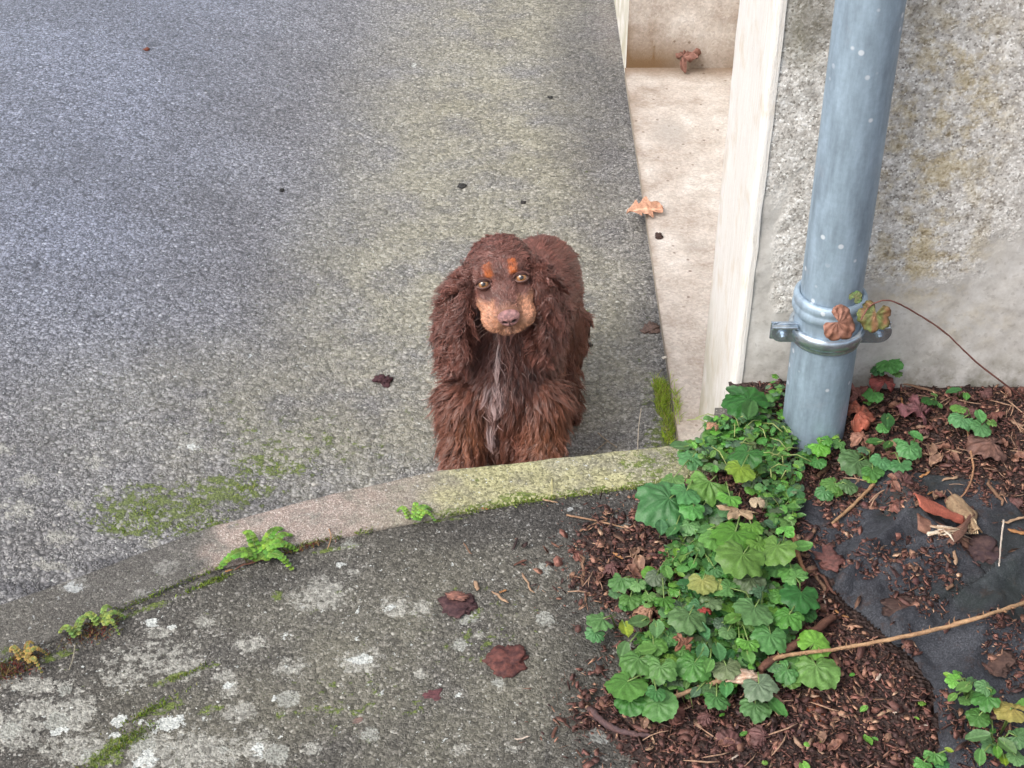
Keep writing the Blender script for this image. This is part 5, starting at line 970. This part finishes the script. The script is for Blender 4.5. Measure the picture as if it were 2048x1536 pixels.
# legs
def foot(p, r=.026):
    ell(p+np.array([0, -.012, .018]), (r, r*1.35, .018))
    for k in (-1.5, -.5, .5, 1.5): ell(p+np.array([k*r*.48, -.035+abs(k)*.004, .013]), (r*.30, r*.5, .012))
fl, fr = GD(927, 1000), GD(1083, 995)
limb([P(935, 800, 2.13), P(930, 850, 2.115), fl+np.array([0, .0, .09]), fl+np.array([0, 0, .02])], [.050, .042, .027, .024]); foot(fl)
limb([P(1075, 800, 2.13), P(1080, 850, 2.115), fr+np.array([0, 0, .09]), fr+np.array([0, 0, .02])], [.050, .042, .027, .024]); foot(fr)
hr = GD(1138, 826); limb([P(1125, 650, 2.42), P(1128, 710, 2.395), np.array([hr[0]-.004, hr[1]+.055, DZ+.085]), np.array([hr[0], hr[1]+.01, DZ+.02])], [.056, .040, .026, .022]); foot(hr, .024)
hl = hr+np.array([-.135, .02, 0]); limb([P(1060, 650, 2.44), P(1050, 710, 2.41), np.array([hl[0], hl[1]+.055, DZ+.085]), np.array([hl[0], hl[1]+.01, DZ+.02])], [.056, .040, .026, .022]); foot(hl, .024)
limb([P(1090, 590, 2.50), np.array([.065, 2.565, DZ+.23]), np.array([.07, 2.60, DZ+.18])], [.024, .018, .010])
tmp = bpy.data.meshes.new('t'); tmp.from_pydata(np.concatenate(body.V).tolist(), [], body.F); to = bpy.data.objects.new('t', tmp); COL.objects.link(to)
m = to.modifiers.new('r', 'REMESH'); m.mode = 'VOXEL'; m.voxel_size = .0034; m = to.modifiers.new('s', 'SMOOTH'); m.iterations = 7; m.factor = .5
dg = bpy.context.evaluated_depsgraph_get(); ev = to.evaluated_get(dg); em = ev.to_mesh(); nV = len(em.vertices)
BV = np.zeros(nV*3, np.float32); em.vertices.foreach_get('co', BV); BV = BV.reshape(-1, 3).astype(float); BF = [tuple(p.vertices) for p in em.polygons]
BN = np.zeros(nV*3, np.float32); em.vertices.foreach_get('normal', BN); BN = BN.reshape(-1, 3).astype(float); ev.to_mesh_clear(); bpy.data.objects.remove(to)
def hloc(V): return (V-HO)@HM.T
BR = np.array((.128, .054, .043)); DK = np.array((.050, .020, .017)); TAN = np.array((.39, .20, .125)); ORG = np.array((.36, .095, .022)); LEGT = np.array((.21, .088, .045)); PALE = np.array((.24, .175, .17)); RED = np.array((.155, .063, .042))
def pxpy(V):
    d = V[:, 1]*cp+(CH-V[:, 2])*sp; x = 1024+FPX*V[:, 0]/d; up = V[:, 1]*sp-(CH-V[:, 2])*cp; return x, 768-FPX*up/d
def coat(V, head):
    """coat colour by place on the body; head: bool mask"""
    l = hloc(V); x, f, u = l[:, 0], l[:, 1], l[:, 2]; n = fbm(V[:, 0]*60+V[:, 1]*37, V[:, 2]*60, 5); C = BR*(.75+.5*n)[:, None]
    n2 = fbm(V[:, 0]*22, V[:, 2]*22+V[:, 1]*20, 9)
    # trunk and legs: redder, tan patches high on both fore legs, rusty hind leg
    h = V[:, 2]-DZ; w_ = smooth((.30-h)/.12)*(~head); C = C*(1-w_[:, None]*.8)+RED*(.8+.5*n2)[:, None]*w_[:, None]*.8
    for cx, s_ in ((-.075, .028), (.060, .03)):
        w_ = np.exp(-((V[:, 0]-cx)/s_)**2-((h-.165)/.045)**2)*(~head)*(V[:, 1] < 2.2); C = C*(1-.75*w_[:, None])+LEGT*1.15*.75*w_[:, None]
    w_ = smooth((V[:, 1]-2.27)/.06)*smooth((.27-h)/.1)*.6*(~head); C = C*(1-w_[:, None])+RED*1.05*w_[:, None]
    w_ = smooth((V[:, 1]-2.3)/.1)*smooth((h-.28)/.06)*(~head); C = C*(1-w_[:, None]*.6)+np.array((.17, .068, .052))*w_[:, None]*.6
    # darker patch on the chest beside the pale blaze
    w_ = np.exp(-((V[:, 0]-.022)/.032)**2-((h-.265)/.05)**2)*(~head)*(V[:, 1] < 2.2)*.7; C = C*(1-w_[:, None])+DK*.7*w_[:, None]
    # face
    hd = head.astype(float); muz = smooth((f-.060)/.014)*smooth((-.004-u+.35*np.maximum(0, np.abs(x)-.012))/.010)*hd
    muz = np.maximum(muz, smooth((f-.074)/.014)*smooth((np.abs(x)-.015)/.010)*hd*(u < .014)); muz = np.maximum(muz, .45*smooth((f-.092)/.02)*hd); C = C*(1-muz[:, None])+TAN*(.8+.5*n)[:, None]*muz[:, None]
    br = np.exp(-(((np.abs(x)-.0205)/.0075)**4+((u-.0330)/.0048)**4+0*f))*(f > .02)*hd; C = C*(1-br[:, None])+ORG*(.85+.4*n)[:, None]*br[:, None]
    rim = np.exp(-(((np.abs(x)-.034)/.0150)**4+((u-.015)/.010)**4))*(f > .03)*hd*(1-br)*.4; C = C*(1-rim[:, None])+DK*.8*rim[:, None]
    # groove lines of the lips
    mid = np.exp(-(x/.0022)**2)*(f > .10)*(u < -.022)*hd*.7; C = C*(1-mid[:, None])+DK*mid[:, None]
    lip = np.exp(-((u+.0455+.06*(np.abs(x)-.022)**1*0)/.0028)**2)*(f > .075)*hd*.7; C = C*(1-lip[:, None])+DK*lip[:, None]
    return C
lb = hloc(BV); headm = (lb[:, 1] > -.075) & (np.linalg.norm(lb*[1, .75, 1], axis=1) < .105) & (lb[:, 2] > -.064)
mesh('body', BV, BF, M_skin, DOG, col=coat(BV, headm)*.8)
tree = BVHTree.FromPolygons(BV.tolist(), BF)

# sample points on the body for hair roots
F4 = np.array([f if len(f) == 4 else (*f, f[-1]) for f in BF]); fa = .5*np.linalg.norm(np.cross(BV[F4[:, 2]]-BV[F4[:, 0]], BV[F4[:, 3]]-BV[F4[:, 1]]), axis=1); FC = BV[F4].mean(1); FN = BN[F4].mean(1)
def sample(mask, n):
    p = fa*mask; p = p/p.sum(); i = rng.choice(len(F4), n, p=p); u, v = rng.random((2, n, 1)); q = BV[F4[i]]
    return (q[:, 0]*(1-u)+q[:, 1]*u)*(1-v)+(q[:, 3]*(1-u)+q[:, 2]*u)*v, FN[i]/(np.linalg.norm(FN[i], axis=1)[:, None]+1e-9)
HV, HF, HC = [], [], []; hcount = 0
def unit(v): return v/(np.linalg.norm(v, axis=1)[:, None]+1e-12)
def hair(R, N, flow, L, lift, clump, curl, turns, wd, color, lockd, segs=6, grav=.3, store=None, jitter=.15, tipc=None):
    """R roots, N normals, flow directions, L lengths; hair gathers into locks that wave together"""
    n = len(R); nl = max(4, int(n/lockd)); li = rng.choice(n, nl, replace=False)
    own = np.zeros(n, int); bs = 1500
    for s_ in range(0, n, bs): own[s_:s_+bs] = np.argmin(((R[s_:s_+bs, None]-R[li][None])**2).sum(-1)+.4*(1-(N[s_:s_+bs, None]*N[li][None]).sum(-1))*.01, 1)
    lr, ln, lf = R[li][own], N[li][own], flow[li][own]; jit = rng.normal(0, jitter, (nl, 3))[own]
    tang = unit(lf-(lf*ln).sum(1)[:, None]*ln+jit); d0 = unit(tang+ln*lift)
    side = unit(np.cross(d0, ln)); upv = unit(np.cross(side, d0)); ph = (14*fbm(R[li][:, 0]*16+R[li][:, 1]*11, R[li][:, 2]*16, 44, 2)+rng.normal(0, .5, nl))[own][:, None]; ca = (rng.uniform(.5, 1.4, nl)[own]*curl)[:, None]; tn = (turns*rng.uniform(.8, 1.25, nl)[own])[:, None]
    fly = rng.random(n) < .07; d0[fly] = unit(d0[fly]+rng.normal(0, .28, (int(fly.sum()), 3))+ln[fly]*.15)
    lk = (L*rng.uniform(.75, 1.15, nl)[own]*rng.uniform(.8, 1.1, n))[:, None]; g = np.array([0, 0, -1.]); P_ = []
    off = (lr-R)
    for k in range(segs):
        t = k/(segs-1); q = R+off*(clump*t**.8)+d0*lk*t*(1-.25*grav*t)+g*lk*grav*.5*t*t
        q = q+(side*np.sin(tn*6.28*t+ph)+upv*.7*np.cos(tn*6.28*t+ph))*ca*min(1, t*2.0)-(side*np.sin(ph)+upv*.7*np.cos(ph))*ca*0
        P_.append(q)
    P_ = np.stack(P_, 1)+rng.normal(0, .0006, (n, 1, 3))*np.linspace(0, 1, segs)[None, :, None]
    T = np.gradient(P_, axis=1); T /= np.linalg.norm(T, axis=2)[..., None]+1e-12; rv = unit(N+rng.normal(0, .35, (n, 3)))[:, None]; S_ = np.cross(T, rv); S_ /= np.linalg.norm(S_, axis=2)[..., None]+1e-12
    wk = wd*np.array([1, 1, .95, .85, .6, .2][:segs] if segs == 6 else np.interp(np.linspace(0, 1, segs), [0, .5, .8, 1], [1, 1, .7, .2])); W_ = wk[None, :, None]*rng.uniform(.6, 1.2, (n, 1, 1))
    V = np.stack([P_-S_*W_, P_+S_*W_], 2).reshape(n, segs*2, 3); b = (np.arange(n)*segs*2)[:, None]
    F = np.concatenate([np.concatenate([b+2*k, b+2*k+1, b+2*k+3, b+2*k+2], 1) for k in range(segs-1)])
    vl = rng.uniform(.72, 1.35, nl)[own]*rng.uniform(.8, 1.2, n); c = color*vl[:, None]; c = np.repeat(c[:, None], segs*2, 1)
    tt = np.repeat(np.linspace(0, 1, segs), 2)[None, :, None]; tc = c*np.array([1.35, 1.2, 1.15]) if tipc is None else c*(1-.8)+np.array(tipc)*.8; c = c*(1-tt*.6)+tc*tt*.6
    return V.reshape(-1, 3), F, c.reshape(-1, 3)
class Fur:
    def __init__(s): s.V = []; s.F = []; s.C = []; s.n = 0
    def add(s, r): s.V.append(r[0]); s.F.append(r[1]+s.n); s.C.append(r[2]); s.n += len(r[0])
    def build(s, name, par=DOG): return mesh(name, np.concatenate(s.V), np.concatenate(s.F), M_fur, par, col=np.concatenate(s.C))
lF = hloc(FC); hF = (lF[:, 1] > -.075) & (np.linalg.norm(lF*[1, .75, 1], axis=1) < .108) & (lF[:, 2] > -.064)
hgt = FC[:, 2]-DZ
fur = Fur()
# short face hair
face = hF & (lF[:, 1] > .012) & (lF[:, 2] > -.06); eyez = (np.abs(np.abs(lF[:, 0])-.034) < .0135) & (np.abs(lF[:, 2]-.0165) < .0105) & (lF[:, 1] > .035); nosez = (lF[:, 1] > .108) & (np.abs(lF[:, 0]) < .019) & (lF[:, 2] > -.026)
def hdir(a): return np.array([a[0]*Hx+a[1]*Hf+a[2]*Hu])[0]
R, N = sample(face & ~eyez & ~nosez, 26000); l = hloc(R); fl_ = -Hf*1.0+np.outer(np.sign(l[:, 0])*np.minimum(1, np.abs(l[:, 0])/.03), Hx)*.7+np.outer(-np.clip((-.01-l[:, 2])/.03, 0, 1.2), Hu)
fur.add(hair(R, N, fl_, np.full(len(R), .0036)+.0022*rng.random(len(R)), .14, .1, .0002, .5, .00042, coat(R, np.ones(len(R), bool)), 20, 4, 0))
# skull, longer wavy hair falling to the sides
sk = hF & (lF[:, 1] <= .018); R, N = sample(sk, 9000); l = hloc(R); fl_ = -Hf*.5+np.outer(np.sign(l[:, 0]), Hx)*.9+np.array([0, 0, -.5])
fur.add(hair(R, N, fl_, .010+.008*rng.random(len(R)), .16, .6, .0018, .9, .0006, coat(R, np.zeros(len(R), bool))*1.05, 26, 6, .3))
# back and rump: short and smooth
bk = ~hF & (hgt > .24) & (FC[:, 1] > 2.235); R, N = sample(bk, 26000); fl_ = np.array([.05, .8, -.55])+np.outer(np.sign(R[:, 0]-.05), [.3, 0, 0])
fur.add(hair(R, N, fl_, .011+.006*rng.random(len(R)), .14, .12, .0004, .5, .00045, coat(R, np.zeros(len(R), bool)), 30, 5, .2))
# flank, belly and hind legs: feathering
fk = ~hF & (hgt <= .25) & (FC[:, 1] > 2.235) & (hgt > .02); R, N = sample(fk, 20000); fl_ = np.tile(np.array([.05, .15, -1.]), (len(R), 1))
fur.add(hair(R, N, fl_, .016+.016*rng.random(len(R)), .16, .65, .0026, 1.1, .0006, coat(R, np.zeros(len(R), bool)), 50, 7, .4))
# chest, throat
chs = ~hF & (FC[:, 1] <= 2.235) & (hgt > .17) & (FN[:, 1] < .55); R, N = sample(chs, 46000); fl_ = np.tile(np.array([0, -.1, -1.]), (len(R), 1)); fl_[:, 0] += (R[:, 0]+.01)*4
C = coat(R, np.zeros(len(R), bool)); px_, py_ = pxpy(R); bl = np.interp(py_, [660, 700, 740, 775, 815, 850], [.2, .15, .3, 1, .45, .35])*np.exp(-((px_-np.interp(py_, [660, 760, 900], [1000, 994, 985]))/np.interp(py_, [660, 720, 790, 840, 900], [5, 6, 17, 9, 9]))**4)*(py_ > 640)*(py_ < 850); C = C*(1-bl[:, None]*.7)+PALE*bl[:, None]*.7
fur.add(hair(R, N, fl_, .030+.022*rng.random(len(R)), .22, .72, .0032, 1.3, .00046, C, 34, 8, .4))
# fore legs: long curled feathering
lg = ~hF & (FC[:, 1] <= 2.235) & (hgt <= .19) & (hgt > .02); R, N = sample(lg, 56000); fl_ = np.tile(np.array([0, -.05, -1.]), (len(R), 1))
C = coat(R, np.zeros(len(R), bool)); px_, py_ = pxpy(R); bl = np.exp(-((px_-984)/14)**4)*(py_ < 880)*.25; C = C*(1-bl[:, None])+PALE*bl[:, None]
fur.add(hair(R, N, fl_, .028+.022*rng.random(len(R)), .21, .70, .0042, 1.5, .00046, C, 30, 9, .35))
ft = (hgt <= .03); R, N = sample(ft, 6000); fur.add(hair(R, N, np.tile(np.array([0, -.6, -.4]), (len(R), 1)), .008+.006*rng.random(len(R)), .3, .3, .001, .5, .0005, coat(R, np.zeros(len(R), bool))*1.3, 30, 5, .2))
# white wisps at the throat and between the fore legs
R = []; 
for (x0, y0, x1, y1, nn, Y) in [(1001, 668, 996, 720, 40, 2.085), (992, 760, 992, 800, 150, 2.072), (988, 820, 980, 870, 80, 2.066)]:
    for k in range(nn):
        t = rng.random(); R.append(P(x0+(x1-x0)*t+rng.normal(0, 5 if y0 < 700 else 9), y0+(y1-y0)*t, Y+rng.normal(0, .004)))
R = np.array(R); 
for i, q in enumerate(R):
    h_ = tree.ray_cast(Vector(camp), Vector(q-camp).normalized())
    if h_[0] is not None: R[i] = np.array(h_[0])
fur.add(hair(R, np.tile(Cd, (len(R), 1)), np.tile([-.1, -.1, -1.], (len(R), 1)), .040+.02*rng.random(len(R)), .75, .7, .004, .9, .0006, np.tile(PALE*1.15, (len(R), 1)), 26, 8, .2))
wr = []
for sg in (-1, 1):
    for (x, f_, u) in ((.030, .100, -.026), (.034, .090, -.030), (.026, .108, -.034), (.036, .082, -.022), (.022, .112, -.028), (.030, .095, -.038)): wr.append((H(sg*x, f_, u), nrm(Hx*sg+Hf*.3-Hu*.25)))
mbw = MB()
for (q, dd_) in wr:
    q = q+dd_*.008; L_w = random.uniform(.022, .036); mbw.tube([q, q+dd_*L_w*.5, q+dd_*L_w+np.array([0, 0, -.006])], [.00028, .0002, .00008], 4, (.15, .085, .065))
mesh('whiskers', np.concatenate(mbw.V), mbw.F, M_fur, DOG, col=np.concatenate(mbw.C))
fur.build('fur')

# ears: a leather flap each, hung with long curls
def ear(sgn, pts, wid, name='ear'):
    pts = [np.asarray(p) for p in pts]; mbE = MB(); n, m = 22, 14; V = []; N_ = []
    for i in range(n):
        t = i/(n-1); q = t*(len(pts)-1); a = min(int(q), len(pts)-2); fr_ = q-a; c = pts[a]*(1-fr_)+pts[a+1]*fr_; w_ = np.interp(t, [0, .25, .6, .9, 1], wid); th = .013
        ax = nrm(pts[min(a+1, len(pts)-1)]-pts[a]); fw = nrm(Cd*.6+Hx*sgn*.75); sd_ = nrm(np.cross(ax, fw)); fw = np.cross(sd_, ax)
        for j in range(m):
            b = 2*PI*j/m; V.append(c+sd_*w_*math.cos(b)+fw*th*math.sin(b)*(1 if math.sin(b) > 0 else .6)); N_.append(nrm(sd_*math.cos(b)*.4+fw*math.sin(b)))
    V = np.array(V); N_ = np.array(N_); F = [(i*m+j, i*m+(j+1) % m, (i+1)*m+(j+1) % m, (i+1)*m+j) for i in range(n-1) for j in range(m)]; F += [tuple(range(m))[::-1], tuple(range((n-1)*m, n*m))]
    col = np.tile(BR*.8, (len(V), 1)); er = mesh(name, V, F, M_skin, DOG, col=col)
    nn = 34000; k = rng.integers(0, n*m, nn); R = V[k]+rng.normal(0, .003, (nn, 3)); Nn = unit(N_[k]+rng.normal(0, .2, (nn, 3))); t = (k//m)/(n-1)
    fl_ = np.array([0, -.05, -1.])+Hx*sgn*.25+np.outer((1-t), Hx*sgn*.12); C = np.tile(BR, (nn, 1))*(.7+.6*fbm(R[:, 0]*50, R[:, 2]*50, 3))[:, None]; C = C*(1-.25*t[:, None])+RED*.25*t[:, None]
    f = Fur(); f.add(hair(R, Nn, fl_, np.interp(t, [0, .15, .5, 1], [.018, .026, .038, .044])*rng.uniform(.8, 1.2, nn), .14, .72, .0044, 1.6, .0005, C, 56, 11, .30, jitter=.22))
    ff = f.build('ear_fur'); ff.parent = er; return er
ear(-1, [H(-.046, -.004, .014), H(-.062, .000, -.006), P(914, 590, 2.130), P(904, 645, 2.108), P(911, 705, 2.10)], [.007, .019, .031, .032, .018])
ear(1, [H(.046, -.004, .012), H(.058, .000, -.008), P(1089, 572, 2.130), P(1096, 625, 2.115), P(1089, 682, 2.11)], [.007, .017, .026, .026, .014])

# eyes, nose
def eyeball(sgn):
    c = H(sgn*.0335, .0485, .0165); r = .0120; v, f = ico(4); look = nrm(camp-c); d = v@look; C = np.zeros((len(v), 3)); C[:] = (.20, .13, .11)
    C[d > .66] = (.30, .135, .045); C[(d > .66) & (d < .72)] = (.05, .02, .012); C[d > .945] = (.006, .004, .004); V = v*r*(1+.06*np.clip((d-.75)/.25, 0, 1))[:, None]+c
    o = mesh('eye', V, f, M_eye, DOG, col=C)
    # lids: a rim of skin round the opening, thicker and paler below
    mb = MB(); pts = []; sx = nrm(Hx*math.cos(.12*sgn)-Hu*0.0*sgn); lu = nrm(np.cross(look, sx)); lu = lu if lu@Hu > 0 else -lu; cols = []
    for k in range(25):
        a = 2*PI*k/24; wx = .0125*math.cos(a); wy = (.0056 if math.sin(a) > 0 else .0070)*math.sin(a); q = wx*sx+wy*lu; dd = math.sqrt(max(0, (r*1.06)**2-q@q)) if q@q < (r*1.06)**2 else 0; pts.append(c+q+look*(dd-.0008))
    up_ = pts[:13]; lo_ = pts[12:]; mb.tube(up_, .0022, 8, DK*.8, bump=.1); mb.tube(lo_, .0018, 8, np.array((.17, .095, .08)), bump=.1, C2=(.10, .05, .042))
    w0 = v*r*1.05; qx, qy = w0@sx, w0@lu; bnd = np.sqrt(np.clip(1-(qx/.0125)**2, 0, 1)); sel = ((qy > .0052*bnd) | (qy < -.0066*bnd)) & (w0@look > -.002)
    fs = [t_ for t_ in f if all(sel[i] for i in t_)]; mb.add(w0+c, fs, np.where((qy > 0)[:, None], BR*.75, BR*.95))
    # upper lid fold
    fold = [c+(.0140*math.cos(a))*sx+(.0094*math.sin(a))*lu+look*.0078 for a in np.linspace(.15, PI-.15, 14)]; mb.tube(fold, .0022, 8, BR*.7, bump=.1)
    mbo = mesh('eyelid', np.concatenate(mb.V), mb.F, M_skin, DOG, col=np.concatenate(mb.C)); return o
s_ = NT('eye_wet'); s_.base(s_.attr('Col', True), .06, .6); s_.b.inputs['Coat Weight'].default_value = 1; s_.b.inputs['Coat Roughness'].default_value = .03; M_eye = s_.m
eyeball(-1); eyeball(1)
v, f = ico(5); V = v.copy(); rx, rf, ru = .0190, .0125, .0160
V[:, 0] *= rx; V[:, 1] *= rf; V[:, 2] *= ru; V[:, 0] *= 1+.22*np.clip(V[:, 2]/ru, -1, 1); V[:, 1] = np.clip(V[:, 1], -1, rf*.93)
C = np.tile(np.array((.34, .165, .155)), (len(v), 1)); nn_ = fbm(v[:, 0]*9, v[:, 2]*9, 3)
for sg in (-1, 1):
    dn = np.hypot((V[:, 0]-sg*.0078)/.0050, (V[:, 2]+.0008-.15*sg*(V[:, 0]-sg*.0078))/.0036); k = np.clip(1.25-dn, 0, 1)*(V[:, 1] > 0); V[:, 1] -= k*.0055; C = C*(1-np.clip(k*1.6, 0, 1)[:, None])+np.array((.012, .005, .006))*np.clip(k*1.6, 0, 1)[:, None]
    dn = np.hypot((V[:, 0]-sg*.0135)/.006, (V[:, 2]+.004)/.0016); k = np.clip(1-dn, 0, 1)*(V[:, 1] > 0); V[:, 1] -= k*.003; C = C*(1-k[:, None]*.7)
k = np.exp(-(V[:, 0]/.0011)**2)*(V[:, 2] < .003)*(V[:, 1] > 0); V[:, 1] -= k*.0016; C = C*(1-.55*k[:, None]); C = C*(.55+.9*smooth((nn_-.25)/.5))[:, None]
C = C*(1-.25*np.clip((V[:, 2])/ru, 0, 1)[:, None])+np.array((.34, .20, .22))*.25*np.clip(V[:, 2]/ru, 0, 1)[:, None]  # pale highlight painted into the colour of the nose top
s_ = NT('nose_leather'); s_.base(s_.attr('Col', True), .28, .6); s_.bump(s_.vor(900, 'Distance'), .0009); M_nose = s_.m
tl = .05; Vn = V.copy(); Vn[:, 1] = V[:, 1]*math.cos(tl)-V[:, 2]*math.sin(tl); Vn[:, 2] = V[:, 1]*math.sin(tl)+V[:, 2]*math.cos(tl)
mesh('nose', Vn@HM+H(0, .1205, -.0065), f, M_nose, DOG, col=C)
